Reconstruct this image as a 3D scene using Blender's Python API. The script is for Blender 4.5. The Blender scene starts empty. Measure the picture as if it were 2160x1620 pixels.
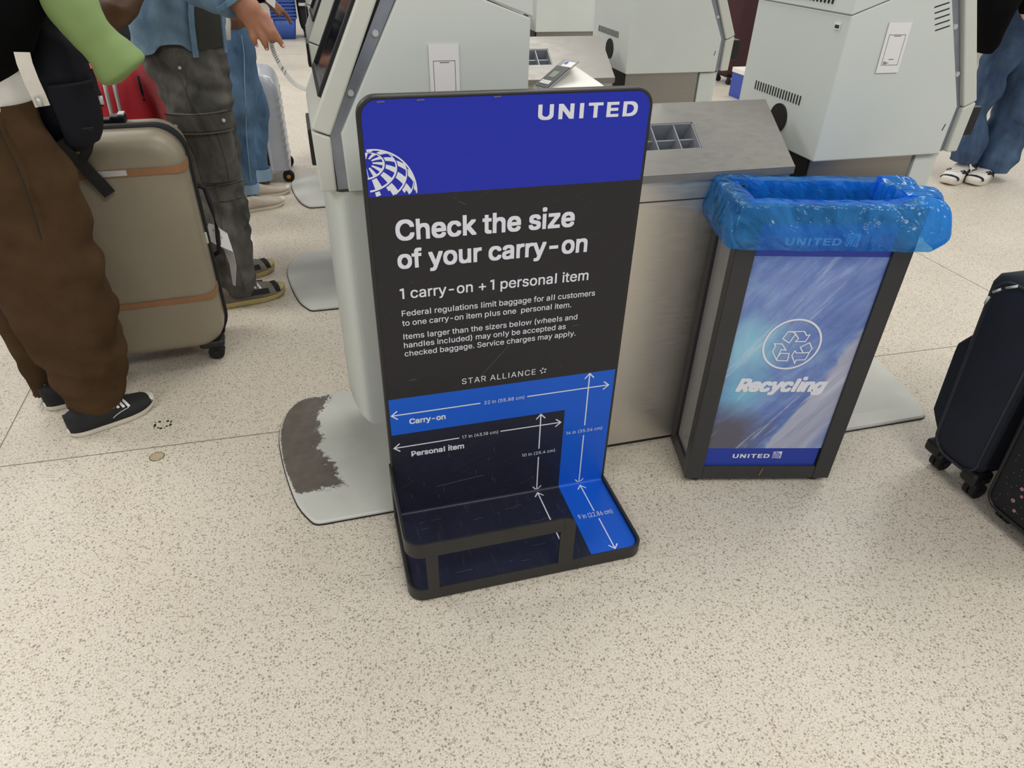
import bpy, bmesh, math, random, os
from mathutils import Vector, Matrix, noise, geometry
random.seed(4)
SC = bpy.context.scene
COL = SC.collection
PI = math.pi

# ------------------------------------------------------------------ camera
FPX = 1437.874
cam_d = bpy.data.cameras.new('camera')
cam_d.sensor_width = 36.0
cam_d.lens = 36.0 * FPX / 2160.0
cam_d.clip_start = 0.05
cam_d.clip_end = 200
cam = bpy.data.objects.new('camera', cam_d)
CLOC = Vector((-0.0890, -1.2703, 1.2845))
cam.location = CLOC
cam.rotation_euler = (0.9726, -0.0243, -0.2731)
COL.objects.link(cam)
SC.camera = cam
CROT = cam.rotation_euler.to_matrix()

# ------------------------------------------------------------------ light
SC.view_settings.view_transform = 'Standard'
SC.view_settings.look = 'None'
SC.view_settings.gamma = 1.0
SC.view_settings.use_curve_mapping = False
SC.view_settings.exposure = 0.0
world = bpy.data.worlds.new('hall_light')
SC.world = world
world.use_nodes = True
bg = world.node_tree.nodes['Background']
bg.inputs[0].default_value = (0.93, 0.96, 1.0, 1)
bg.inputs[1].default_value = 0.42


def area(name, loc, sx, sy, power, col=(1, 0.97, 0.92), rot=(0, 0, 0)):
    l = bpy.data.lights.new(name, 'AREA')
    l.shape = 'RECTANGLE'
    l.size, l.size_y = sx, sy
    l.energy = power
    l.color = col
    o = bpy.data.objects.new(name, l)
    o.location = loc
    o.rotation_euler = rot
    COL.objects.link(o)


for ax_, ay_, pw_ in ((-2.6, -2.2, 52), (0.9, -2.2, 52), (4.2, -2.2, 52),
                      (-2.6, 1.6, 60), (0.9, 1.6, 36), (4.4, 1.6, 46),
                      (-2.6, 5.2, 48), (0.9, 5.2, 48), (4.4, 5.2, 48),
                      (-1.5, 9.5, 55), (3.0, 9.5, 55)):
    area('ceiling_lamp', (ax_, ay_, 3.3), 1.6, 1.2, pw_)

# ------------------------------------------------------------------ pixel helpers (2160x1620 frame)


def ray(u, v):
    return CROT @ Vector(((u - 1080) / FPX, -(v - 810) / FPX, -1.0))


def onz(u, v, z=0.0):
    d = ray(u, v)
    return CLOC + d * ((z - CLOC.z) / d.z)


def ony(u, v, y):
    d = ray(u, v)
    return CLOC + d * ((y - CLOC.y) / d.y)


def onp(u, v, p0, n):
    d = ray(u, v)
    n = Vector(n)
    return CLOC + d * ((Vector(p0) - CLOC).dot(n) / d.dot(n))


# ------------------------------------------------------------------ materials
def lin(c):
    c = c / 255.0
    return c / 12.92 if c <= 0.04045 else ((c + 0.055) / 1.055) ** 2.4


def rgb(c):
    return (lin(c[0]), lin(c[1]), lin(c[2]), 1.0)


MATS = {}


class NT:
    """small node-tree helper"""

    def __init__(self, name):
        self.m = bpy.data.materials.new(name)
        self.m.use_nodes = True
        self.t = self.m.node_tree
        self.p = self.t.nodes['Principled BSDF']
        self.out = self.t.nodes['Material Output']

    def n(self, typ, **kw):
        nd = self.t.nodes.new(typ)
        for k, v in kw.items():
            if hasattr(nd, k) and k not in ('Scale', 'Detail'):
                setattr(nd, k, v)
            else:
                nd.inputs[k].default_value = v
        return nd

    def l(self, a, b):
        self.t.links.new(a, b)

    def coords(self, scale=(1, 1, 1), rot=None):
        tc = self.n('ShaderNodeTexCoord')
        src = tc.outputs['Object']
        if rot:
            mr = self.n('ShaderNodeMapping')
            mr.inputs['Rotation'].default_value = rot
            self.l(src, mr.inputs['Vector'])
            src = mr.outputs[0]
        mp = self.n('ShaderNodeMapping')
        mp.inputs['Scale'].default_value = scale
        self.l(src, mp.inputs['Vector'])
        return mp.outputs[0]

    def ramp(self, src, stops, interp='LINEAR'):
        r = self.n('ShaderNodeValToRGB')
        r.color_ramp.interpolation = interp
        e = r.color_ramp.elements
        while len(e) > 1:
            e.remove(e[0])
        e[0].position, e[0].color = stops[0][0], stops[0][1]
        for p, c in stops[1:]:
            x = e.new(p)
            x.color = c
        self.l(src, r.inputs[0])
        return r.outputs[0]

    def noise(self, vec, scale, detail=3, rough=0.55, dist=0.0):
        nz = self.n('ShaderNodeTexNoise')
        nz.inputs['Scale'].default_value = scale
        nz.inputs['Detail'].default_value = detail
        nz.inputs['Roughness'].default_value = rough
        nz.inputs['Distortion'].default_value = dist
        self.l(vec, nz.inputs['Vector'])
        return nz.outputs['Fac']

    def mix(self, fac, a, b):
        mx = self.n('ShaderNodeMix', data_type='RGBA')
        if isinstance(fac, float):
            mx.inputs[0].default_value = fac
        else:
            self.l(fac, mx.inputs[0])
        for i, x in ((6, a), (7, b)):
            if isinstance(x, tuple):
                mx.inputs[i].default_value = x
            else:
                self.l(x, mx.inputs[i])
        return mx.outputs[2]

    def math(self, op, a, b=None, c=None):
        md = self.n('ShaderNodeMath', operation=op)
        for i, x in enumerate((a, b, c)):
            if x is None:
                continue
            if isinstance(x, (int, float)):
                md.inputs[i].default_value = x
            else:
                self.l(x, md.inputs[i])
        return md.outputs[0]

    def bump(self, h, strength=0.2, dist=0.002):
        b = self.n('ShaderNodeBump')
        b.inputs['Strength'].default_value = strength
        b.inputs['Distance'].default_value = dist
        self.l(h, b.inputs['Height'])
        self.l(b.outputs[0], self.p.inputs['Normal'])


def mat(name, c, rough=0.6, metal=0.0, var=0.0, scale=8.0, bump=0.0, bscale=None, spec=None, sheen=0.0, stretch=(1, 1, 1)):
    if name in MATS:
        return MATS[name]
    N = NT(name)
    base = rgb(c)
    N.p.inputs['Roughness'].default_value = rough
    N.p.inputs['Metallic'].default_value = metal
    if spec is not None:
        N.p.inputs['Specular IOR Level'].default_value = spec
    if sheen:
        N.p.inputs['Sheen Weight'].default_value = sheen
    vec = N.coords(stretch)
    nz = N.noise(vec, scale, 4)
    lo = tuple(x * (1 - var) for x in base[:3]) + (1,)
    hi = tuple(min(1, x * (1 + var)) for x in base[:3]) + (1,)
    N.l(N.ramp(nz, [(0.3, lo), (0.7, hi)]), N.p.inputs['Base Color'])
    if bump:
        N.bump(N.noise(vec, bscale or scale * 6, 3), bump)
    MATS[name] = N.m
    return N.m


def terrazzo():
    N = NT('terrazzo')
    vec = N.coords()
    dn = N.n('ShaderNodeTexNoise')
    dn.inputs['Scale'].default_value = 170
    N.l(vec, dn.inputs['Vector'])
    ad = N.n('ShaderNodeVectorMath', operation='MULTIPLY_ADD')
    N.l(dn.outputs['Color'], ad.inputs[0])
    ad.inputs[1].default_value = (0.0045, 0.0045, 0.0045)
    N.l(vec, ad.inputs[2])
    w = ad.outputs[0]
    base = N.ramp(N.noise(vec, 1.3, 4), [(0.3, rgb((206, 196, 179))), (0.7, rgb((217, 209, 193)))])
    base = N.mix(0.35, base, N.ramp(N.noise(vec, 260, 2), [(0.35, rgb((176, 163, 142))), (0.65, rgb((231, 224, 212)))]))

    def chips(scale, cut, colour_lo, colour_hi, off):
        vo = N.n('ShaderNodeTexVoronoi')
        vo.inputs['Scale'].default_value = scale
        vo.inputs['Randomness'].default_value = 1.0
        o2 = N.n('ShaderNodeVectorMath', operation='ADD')
        N.l(w, o2.inputs[0])
        o2.inputs[1].default_value = off
        N.l(o2.outputs[0], vo.inputs['Vector'])
        sx = N.n('ShaderNodeSeparateXYZ')
        N.l(vo.outputs['Color'], sx.inputs[0])
        # radius varies per chip, many cells have none
        rad = N.math('MULTIPLY', N.math('POWER', sx.outputs[0], 1.1), cut)
        inside = N.math('LESS_THAN', vo.outputs['Distance'], rad)
        has = N.math('GREATER_THAN', sx.outputs[1], 0.22)
        col = N.mix(sx.outputs[2], colour_lo, colour_hi)
        return N.math('MULTIPLY', inside, has), col
    f1, c1 = chips(168, 0.50, rgb((128, 116, 94)), rgb((190, 178, 158)), (0, 0, 0))
    base = N.mix(N.math('MULTIPLY', f1, 0.85), base, c1)
    f2, c2 = chips(280, 0.52, rgb((112, 98, 76)), rgb((186, 172, 150)), (3.1, 1.7, 0))
    base = N.mix(N.math('MULTIPLY', f2, 0.85), base, c2)
    f3, c3 = chips(78, 0.24, rgb((84, 70, 54)), rgb((176, 164, 150)), (7.3, 4.1, 0))
    base = N.mix(N.math('MULTIPLY', f3, 0.7), base, c3)
    N.l(base, N.p.inputs['Base Color'])
    rg = N.noise(vec, 3.0, 3)
    rr = N.ramp(rg, [(0.3, (0.30, 0.30, 0.30, 1)), (0.7, (0.46, 0.46, 0.46, 1))])
    N.l(rr, N.p.inputs['Roughness'])
    N.p.inputs['Specular IOR Level'].default_value = 0.35
    return N.m


def brushed(name, c, stretch, rough=0.34, amp=0.1, metal=0.8):
    N = NT(name)
    vec = N.coords(stretch)
    nz = N.noise(vec, 14, 5, 0.65)
    b = rgb(c)
    N.l(N.ramp(nz, [(0.25, tuple(x * (1 - amp) for x in b[:3]) + (1,)), (0.75, tuple(min(1, x * (1 + amp)) for x in b[:3]) + (1,))]), N.p.inputs['Base Color'])
    N.p.inputs['Metallic'].default_value = metal
    r = N.ramp(nz, [(0.3, (rough - 0.07,) * 3 + (1,)), (0.7, (rough + 0.09,) * 3 + (1,))])
    N.l(r, N.p.inputs['Roughness'])
    N.p.inputs['Anisotropic'].default_value = 0.5
    N.bump(nz, 0.02, 0.0003)
    return N.m


def worn_plate():
    """grey painted floor plate, paint rubbed off to brown at its outer end"""
    N = NT('worn_plate_paint')
    vec = N.coords()
    sx = N.n('ShaderNodeSeparateXYZ')
    N.l(vec, sx.inputs[0])
    big = N.noise(vec, 9, 6, 0.75)
    fine = N.noise(vec, 75, 6, 0.85, 0.5)
    # object origin is at the plate's outer end; x grows inward
    yc = N.math('SUBTRACT', sx.outputs[1], 0.11)
    bow = N.math('MULTIPLY', N.math('MULTIPLY', yc, yc), N.math('ADD', 0.62, N.math('MULTIPLY', N.math('GREATER_THAN', yc, 0.0), 0.6)))
    xb = N.math('SUBTRACT', sx.outputs[0], bow)
    edge = N.math('ADD', N.math('MULTIPLY', big, 0.16), N.math('MULTIPLY', fine, 0.09))
    lim = N.math('SUBTRACT', edge, N.math('ADD', xb, 0.012))
    yl = N.math('LESS_THAN', N.math('ABSOLUTE', N.math('SUBTRACT', sx.outputs[1], 0.075)), N.math('ADD', 0.17, N.math('MULTIPLY', fine, 0.1)))
    rim = N.math('GREATER_THAN', N.math('SUBTRACT', xb, N.math('MULTIPLY', fine, 0.024)), -0.006)
    f = N.math('MULTIPLY', N.math('MULTIPLY', N.math('GREATER_THAN', lim, 0.0), yl), rim)
    paint = N.ramp(N.noise(vec, 5, 4), [(0.3, rgb((190, 190, 180))), (0.7, rgb((208, 208, 199)))])
    worn = N.ramp(N.noise(vec, 30, 4), [(0.3, rgb((90, 82, 74))), (0.7, rgb((106, 98, 90)))])
    N.l(N.mix(f, paint, worn), N.p.inputs['Base Color'])
    N.p.inputs['Roughness'].default_value = 0.45
    return N.m


def printed(name, c, rough=0.42, scuff=0.25):
    N = NT(name)
    b = rgb(c)
    v1 = N.coords((3, 3, 40), (0, 0.5, 0))
    nz = N.noise(v1, 6, 5, 0.7)
    hi = tuple(min(1, x + (0.5 - x) * scuff * 0.4) for x in b[:3]) + (1,)
    N.l(N.ramp(nz, [(0.55, b), (0.95, hi)]), N.p.inputs['Base Color'])
    N.p.inputs['Roughness'].default_value = rough
    N.p.inputs['Specular IOR Level'].default_value = 0.3
    return N.m


def poster():
    """printed photo on the bin: crumpled clear and blue plastic film"""
    N = NT('recycling_poster_print')
    vec = N.coords()
    sx = N.n('ShaderNodeSeparateXYZ')
    N.l(vec, sx.inputs[0])
    x, z = sx.outputs[0], sx.outputs[2]
    st = N.coords((7, 7, 1.6), (0, -0.64, 0))
    w1 = N.noise(st, 3.2, 6, 0.62, 0.6)
    w2 = N.noise(N.coords((1, 1, 1)), 7.0, 5, 0.6, 1.5)
    w3 = N.noise(N.coords((24, 24, 1.6), (0, -0.60, 0)), 2.0, 5, 0.7)
    base = N.ramp(w1, [(0.25, rgb((80, 98, 156))), (0.42, rgb((104, 126, 186))), (0.55, rgb((132, 152, 202))), (0.68, rgb((160, 178, 220))), (0.8, rgb((206, 212, 228)))])
    deep = N.ramp(w2, [(0.3, rgb((66, 94, 158))), (0.5, rgb((94, 126, 194))), (0.7, rgb((136, 176, 208)))])
    base = N.mix(0.45, base, deep)
    # cyan cloud to the left, brown-grey shade at the lower left
    def blob(cx, cz, r, amt):
        dx = N.math('SUBTRACT', x, cx)
        dz = N.math('SUBTRACT', z, cz)
        d = N.math('SQRT', N.math('ADD', N.math('MULTIPLY', dx, dx), N.math('MULTIPLY', dz, dz)))
        d = N.math('ADD', d, N.math('MULTIPLY', N.math('SUBTRACT', w2, 0.5), 0.16))
        return N.math('MULTIPLY', N.math('SMOOTH_MIN', 1.0, N.math('MAXIMUM', N.math('DIVIDE', N.math('SUBTRACT', r, d), r), 0.0), 0.1), amt)
    base = N.mix(blob(0.09, 0.43, 0.11, 1.4), base, rgb((142, 196, 222)))
    base = N.mix(blob(0.10, 0.31, 0.09, 1.2), base, rgb((120, 184, 212)))
    base = N.mix(blob(0.07, 0.14, 0.14, 1.5), base, rgb((92, 90, 104)))
    # pale fold running from lower middle to upper right
    k = N.math('SUBTRACT', N.math('MULTIPLY', N.math('SUBTRACT', x, 0.20), 1.0), N.math('MULTIPLY', N.math('SUBTRACT', z, 0.12), 0.42))
    k = N.math('ADD', k, N.math('MULTIPLY', N.math('SUBTRACT', w2, 0.5), 0.05))
    fold = N.ramp(k, [(0.0, (0, 0, 0, 1)), (0.012, (0.85, 0.85, 0.85, 1)), (0.10, (0.75, 0.75, 0.75, 1)), (0.13, (0.3, 0.3, 0.3, 1))])
    pale = N.ramp(w3, [(0.3, rgb((158, 160, 178))), (0.7, rgb((196, 198, 212)))])
    base = N.mix(fold, base, pale)
    # thin bright creases
    cr = N.ramp(w3, [(0.60, (0, 0, 0, 1)), (0.66, (0.5, 0.5, 0.5, 1)), (0.70, (0, 0, 0, 1))])
    base = N.mix(cr, base, rgb((206, 214, 234)))
    N.l(base, N.p.inputs['Base Color'])
    N.p.inputs['Roughness'].default_value = 0.35
    return N.m


def film(name, tint, body, alpha, rough=0.10):
    N = NT(name)
    N.p.inputs['Base Color'].default_value = rgb(body)
    N.p.inputs['Roughness'].default_value = rough
    N.p.inputs['Specular IOR Level'].default_value = 0.8
    N.p.inputs['Coat Weight'].default_value = 1.0
    N.p.inputs['Coat Roughness'].default_value = 0.04
    tr = N.n('ShaderNodeBsdfTransparent')
    tr.inputs[0].default_value = rgb(tint)
    tl = N.n('ShaderNodeBsdfTranslucent')
    tl.inputs[0].default_value = rgb(body)
    m0 = N.n('ShaderNodeMixShader')
    m0.inputs[0].default_value = 0.5
    N.l(N.p.outputs[0], m0.inputs[1])
    N.l(tl.outputs[0], m0.inputs[2])
    mx = N.n('ShaderNodeMixShader')
    vec = N.coords((1, 1, 1))
    fac = N.ramp(N.noise(N.coords((1, 1, 0.5), (0.3, 0.5, 0)), 16, 5, 0.7, 1.0), [(0.3, (max(0, alpha - 0.22),) * 3 + (1,)), (0.7, (min(1, alpha + 0.22),) * 3 + (1,))])
    N.l(fac, mx.inputs[0])
    N.l(tr.outputs[0], mx.inputs[1])
    N.l(m0.outputs[0], mx.inputs[2])
    N.l(mx.outputs[0], N.out.inputs['Surface'])
    # sharp crumple creases
    c1 = N.math('ABSOLUTE', N.math('SUBTRACT', N.noise(N.coords((1, 1, 0.45), (0.2, 0.6, 0.1)), 10, 2, 0.5, 0.8), 0.5))
    c2 = N.math('ABSOLUTE', N.math('SUBTRACT', N.noise(N.coords((0.5, 1, 1), (0.1, -0.5, 0.2)), 34, 2, 0.5, 1.2), 0.5))
    hgt = N.math('ADD', N.math('MULTIPLY', c1, 1.0), N.math('MULTIPLY', c2, 0.16))
    b = N.n('ShaderNodeBump')
    b.inputs['Strength'].default_value = 1.0
    b.inputs['Distance'].default_value = 0.030
    N.l(hgt, b.inputs['Height'])
    N.l(b.outputs[0], N.p.inputs['Normal'])
    N.l(b.outputs[0], N.p.inputs['Coat Normal'])
    return N.m


def denim(name, c, fade, scale=5.0, rough=0.85):
    N = NT(name)
    vec = N.coords()
    a = N.noise(N.coords((1, 1, 0.5)), scale, 5, 0.6, 0.6)
    fine = N.noise(N.coords((60, 60, 200)), 8, 2)
    col = N.ramp(a, [(0.32, rgb(c)), (0.75, rgb(fade))])
    col = N.mix(0.22, col, N.ramp(fine, [(0.35, rgb(tuple(x * 0.55 for x in c))), (0.65, rgb(fade))]))
    N.l(col, N.p.inputs['Base Color'])
    N.p.inputs['Roughness'].default_value = rough
    N.p.inputs['Specular IOR Level'].default_value = 0.15
    N.bump(N.noise(vec, 38, 5, 0.7, 0.8), 0.35, 0.006)
    return N.m


M = dict(
    floor=terrazzo(),
    joint=mat('floor_joint_strip', (128, 118, 104), 0.5),
    wall=mat('wall_paint', (206, 204, 198), 0.8, var=0.03, scale=2),
    black=mat('black_powder_coat', (34, 33, 32), 0.42, var=0.15, scale=30, bump=0.05, bscale=300),
    hdr=printed('header_blue_print', (34, 48, 172), 0.40, 0.06),
    dark=printed('charcoal_print', (41, 40, 42), 0.42, 0.10),
    navy=printed('dark_navy_print', (34, 36, 52), 0.36, 0.22),
    sky=printed('bright_blue_print', (22, 92, 204), 0.36, 0.10),
    ink=mat('white_print_ink', (224, 226, 236), 0.5),
    scratch=mat('scratch_mark', (104, 104, 112), 0.6),
    binhdr=printed('bin_header_print', (58, 72, 158), 0.4, 0.1),
    binfoot=printed('bin_footer_print', (38, 62, 160), 0.4, 0.1),
    poster=poster(),
    binframe=mat('bin_frame_charcoal', (46, 46, 48), 0.40, var=0.08, scale=12),
    clear=mat('grey_side_panel', (150, 148, 146), 0.25, var=0.1, scale=4),
    film=film('blue_bag_film', (120, 196, 255), (70, 178, 255), 0.50),
    film2=film('blue_bag_film_folded', (110, 180, 255), (40, 146, 255), 0.78),
    kiosk=mat('kiosk_grey_paint', (208, 213, 207), 0.42, var=0.03, scale=3),
    kdoor=mat('kiosk_door_paint', (205, 206, 196), 0.45, var=0.03, scale=4),
    plate=mat('plate_grey_paint', (200, 199, 190), 0.42, var=0.07, scale=6),
    worn=worn_plate(),
    bolt=mat('zinc_strip', (150, 155, 165), 0.35, 0.7, var=0.1, scale=20),
    gap=mat('black_plastic', (18, 18, 19), 0.45),
    rubber=mat('black_rubber', (24, 24, 25), 0.7),
    glass=mat('screen_glass', (20, 24, 34), 0.08, var=0.3, scale=6),
    steel=brushed('brushed_steel', (216, 211, 202), (1, 1, 12), 0.36, 0.06),
    steeldark=brushed('pedestal_steel', (164, 160, 154), (1, 1, 30), 0.34, 0.015, 0.9),
    steeltop=brushed('scratched_steel_top', (158, 155, 149), (2, 6, 6), 0.54, 0.03, 0.75),
    tagpaper=mat('tag_paper', (186, 184, 178), 0.7),
    paper=mat('white_paper', (232, 230, 228), 0.75),
    print_=mat('black_print', (52, 52, 54), 0.7),
    acrylic=mat('clear_acrylic', (150, 154, 160), 0.15),
    lcd=mat('lcd_green', (120, 134, 104), 0.3),
    keypad=mat('keypad_dark', (44, 44, 46), 0.4),
    white=mat('white_plastic', (238, 236, 226), 0.35),
    tan=mat('taupe_shell', (146, 136, 116), 0.32, var=0.06, scale=4, bump=0.35, bscale=420),
    leather=mat('tan_leather_trim', (150, 106, 70), 0.5, var=0.08, scale=20),
    silver=mat('silver_metal', (204, 204, 204), 0.35, 0.45),
    brown=mat('brown_cotton', (74, 56, 38), 0.95, var=0.22, scale=9, bump=0.5, bscale=60, spec=0.1),
    canvas=mat('black_canvas', (32, 32, 34), 0.85, var=0.25, scale=40),
    sole=mat('off_white_sole', (216, 210, 196), 0.6, var=0.06, scale=12),
    lace=mat('white_lace', (232, 230, 226), 0.8),
    skin=mat('skin', (166, 114, 88), 0.5, var=0.08, scale=14),
    palesk=mat('pale_skin', (214, 172, 152), 0.5, var=0.05, scale=14),
    darksk=mat('brown_skin', (120, 80, 60), 0.5, var=0.05, scale=14),
    bpack=mat('navy_nylon', (15, 17, 26), 0.65, var=0.2, scale=9, bump=0.9, bscale=16, spec=0.25),
    web=mat('black_webbing', (20, 20, 22), 0.75, bump=0.3, bscale=300),
    green=mat('green_jersey', (126, 150, 90), 0.75, var=0.06, scale=9, bump=0.1, bscale=500),
    tee=mat('white_jersey', (226, 222, 214), 0.85, var=0.03, scale=9, bump=0.3, bscale=20),
    jacket=mat('black_knit', (9, 9, 10), 0.95, var=0.2, scale=20, spec=0.1),
    cargo=denim('black_washed_denim', (44, 43, 42), (128, 125, 119), 9.0),
    cargo_seam=mat('seam_thread', (92, 87, 79), 0.9),
    cargo_dark=mat('seam_dark', (30, 29, 27), 0.9),
    shirt=denim('blue_chambray', (80, 110, 136), (140, 166, 186), 8.0),
    shirt_in=mat('pale_chambray', (164, 186, 204), 0.85, var=0.05),
    olive=mat('olive_jersey', (48, 48, 42), 0.9, var=0.1),
    jean=denim('mid_blue_denim', (58, 86, 118), (116, 148, 178), 7.0),
    jean_cuff=mat('pale_denim_cuff', (140, 166, 190), 0.9),
    djean=denim('dark_blue_denim', (34, 48, 76), (92, 116, 146), 6.0),
    beige=mat('beige_canvas', (188, 176, 160), 0.85, var=0.05, scale=30),
    greysuede=mat('grey_suede', (122, 114, 104), 0.9, var=0.12, scale=30),
    yel=mat('yellowed_sole', (194, 178, 120), 0.6, var=0.1, scale=20),
    ubrown=mat('brown_leather', (84, 58, 36), 0.5, var=0.15, scale=8),
    red=mat('red_nylon', (190, 30, 44), 0.6, var=0.1, scale=8, bump=0.3, bscale=20),
    silvcase=mat('silver_shell', (176, 178, 186), 0.3, 0.15, var=0.04),
    binblue=mat('blue_plastic_tray', (50, 82, 158), 0.4, var=0.08, scale=6),
    maroon=mat('maroon_nylon', (56, 18, 22), 0.6, var=0.1),
    ncase=mat('navy_luggage_fabric', (22, 28, 44), 0.75, var=0.15, scale=12, bump=0.25, bscale=420),
    ncase2=mat('black_luggage_fabric', (20, 20, 26), 0.8, var=0.15, scale=30),
    piping=mat('dark_piping', (38, 40, 50), 0.6),
    pink=mat('pink_print', (176, 132, 132), 0.8),
    hair=mat('dark_hair', (36, 26, 20), 0.6, var=0.2, scale=40),
    black_sock=mat('dark_patch', (20, 20, 22), 0.8),
    orange=mat('orange_hub', (206, 140, 60), 0.5),
    stain=mat('floor_stain', (120, 98, 62), 0.6),
    plug=mat('floor_plug', (176, 160, 132), 0.5, var=0.1, scale=60),
    fblue=mat('faded_blue', (56, 78, 170), 0.5),
)

# ------------------------------------------------------------------ mesh builder
ORG = {}


class MB:
    def __init__(self):
        self.v, self.f, self.mi, self.sm = [], [], [], []
        self.cur, self.smooth = 0, False

    def add(self, verts, faces, smooth=None):
        b = len(self.v)
        self.v += [Vector(x) for x in verts]
        for f in faces:
            self.f.append(tuple(i + b for i in f))
            self.mi.append(self.cur)
            self.sm.append(self.smooth if smooth is None else smooth)
        return self

    def box(self, lo, hi, fr=None):
        (x0, y0, z0), (x1, y1, z1) = lo, hi
        vs = [Vector((x, y, z)) for z in (z0, z1) for y in (y0, y1) for x in (x0, x1)]
        if fr:
            vs = [fr(v) for v in vs]
        return self.add(vs, [(0, 2, 3, 1), (4, 5, 7, 6), (0, 1, 5, 4), (2, 6, 7, 3), (0, 4, 6, 2), (1, 3, 7, 5)], False)

    def prism(self, poly, a, b, axis='y', fr=None):
        n = len(poly)

        def pt(p, t):
            if axis == 'y':
                return Vector((p[0], t, p[1]))
            if axis == 'z':
                return Vector((p[0], p[1], t))
            return Vector((t, p[0], p[1]))
        vs = [pt(p, a) for p in poly] + [pt(p, b) for p in poly]
        if fr:
            vs = [fr(v) for v in vs]
        fs = [tuple(range(n)), tuple(range(2 * n - 1, n - 1, -1))]
        for i in range(n):
            j = (i + 1) % n
            fs.append((i, i + n, j + n, j))
        return self.add(vs, fs, False)

    def rings(self, rs, cap=True, smooth=True, closed=True):
        n = len(rs[0])
        vs = [p for r in rs for p in r]
        fs = []
        for k in range(len(rs) - 1):
            for i in range(n if closed else n - 1):
                j = (i + 1) % n
                fs.append((k * n + i, k * n + j, (k + 1) * n + j, (k + 1) * n + i))
        if cap and closed:
            fs.append(tuple(range(n - 1, -1, -1)))
            fs.append(tuple((len(rs) - 1) * n + i for i in range(n)))
        return self.add(vs, fs, smooth)

    def tube(self, path, r, n=10, flat=1.0, cap=True):
        path = [Vector(p) for p in path]
        rs = []
        up = Vector((0, 0, 1))
        for i, p in enumerate(path):
            d = (path[min(i + 1, len(path) - 1)] - path[max(i - 1, 0)]).normalized()
            a = d.cross(up)
            if a.length < 1e-3:
                a = d.cross(Vector((0, 1, 0)))
            a.normalize()
            b = a.cross(d)
            rr = r[i] if isinstance(r, (list, tuple)) else r
            rs.append([p + a * (rr * math.cos(2 * PI * k / n)) + b * (rr * flat * math.sin(2 * PI * k / n)) for k in range(n)])
        return self.rings(rs, cap)

    def ribbon(self, path, w, side, t=0.0015):
        """flat strap following path; side = vector(s) across its width"""
        path = [Vector(p) for p in path]
        rs = []
        for i, p in enumerate(path):
            d = (path[min(i + 1, len(path) - 1)] - path[max(i - 1, 0)]).normalized()
            s = Vector(side[i] if isinstance(side, list) else side)
            s = (s - d * s.dot(d)).normalized()
            nn = s.cross(d)
            ww = w[i] if isinstance(w, (list, tuple)) else w
            rs.append([p + s * ww / 2 + nn * t, p - s * ww / 2 + nn * t, p - s * ww / 2 - nn * t, p + s * ww / 2 - nn * t])
        return self.rings(rs, True, False)

    def disc(self, c, axis, r, h, n=20):
        c, a = Vector(c), Vector(axis).normalized()
        u = a.orthogonal().normalized()
        w = a.cross(u)
        rs = []
        for t in (-h / 2, h / 2):
            rs.append([c + a * t + u * (r * math.cos(2 * PI * k / n)) + w * (r * math.sin(2 * PI * k / n)) for k in range(n)])
        self.rings(rs, True, False)
        return self

    def ball(self, c, r, n=14, m=9, sc=(1, 1, 1)):
        c = Vector(c)
        rs = []
        for j in range(m + 1):
            th = PI * (j + 0.02) / (m + 0.04)
            rs.append([c + Vector((r * sc[0] * math.sin(th) * math.cos(2 * PI * k / n), r * sc[1] * math.sin(th) * math.sin(2 * PI * k / n), -r * sc[2] * math.cos(th))) for k in range(n)])
        return self.rings(rs, True)

    def build(self, name, mats, parent=None, bevel=0.0, seg=2, subsurf=0, loc=None, solid=0.0):
        me = bpy.data.meshes.new(name)
        org = ORG[parent.name] if parent is not None else (Vector(loc) if loc is not None else Vector((0, 0, 0)))
        me.from_pydata([v - org for v in self.v], [], self.f)
        if not isinstance(mats, (list, tuple)):
            mats = [mats]
        for m in mats:
            me.materials.append(m)
        me.polygons.foreach_set('material_index', self.mi)
        me.polygons.foreach_set('use_smooth', self.sm)
        bm = bmesh.new()
        bm.from_mesh(me)
        bmesh.ops.recalc_face_normals(bm, faces=bm.faces)
        bm.to_mesh(me)
        bm.free()
        me.update()
        o = bpy.data.objects.new(name, me)
        COL.objects.link(o)
        if parent is not None:
            o.parent = parent
        else:
            o.location = org
        ORG[o.name] = org
        if solid:
            md = o.modifiers.new('solid', 'SOLIDIFY')
            md.thickness = solid
        if bevel:
            md = o.modifiers.new('bevel', 'BEVEL')
            md.width, md.segments, md.limit_method = bevel, seg, 'ANGLE'
            md.angle_limit = math.radians(40)
        if subsurf:
            md = o.modifiers.new('sub', 'SUBSURF')
            md.levels = md.render_levels = subsurf
        return o


def thing(name, loc, label, cat, group=None):
    o = bpy.data.objects.new(name, None)
    o.empty_display_size = 0.1
    COL.objects.link(o)
    o.location = loc
    ORG[o.name] = Vector(loc)
    return tag(o, label, cat, group)


def tag(o, label, cat, group=None):
    o['label'], o['category'] = label, cat
    if group:
        o['group'] = group
    return o


def struct(o):
    o['kind'] = 'structure'
    return o


def copy_tree(root, shift, label):
    c = root.copy()
    COL.objects.link(c)
    c.location = root.location + Vector(shift)
    c['label'] = label
    ORG[c.name] = Vector(c.location)
    for ch in list(root.children):
        d = ch.copy()
        COL.objects.link(d)
        d.parent = c
        for g in list(ch.children):
            e = g.copy()
            COL.objects.link(e)
            e.parent = d
    return c


def frame(o, x, y, z):
    o, x, y, z = Vector(o), Vector(x).normalized(), Vector(y).normalized(), Vector(z).normalized()
    return lambda p: o + x * p[0] + y * p[1] + z * p[2]


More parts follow.
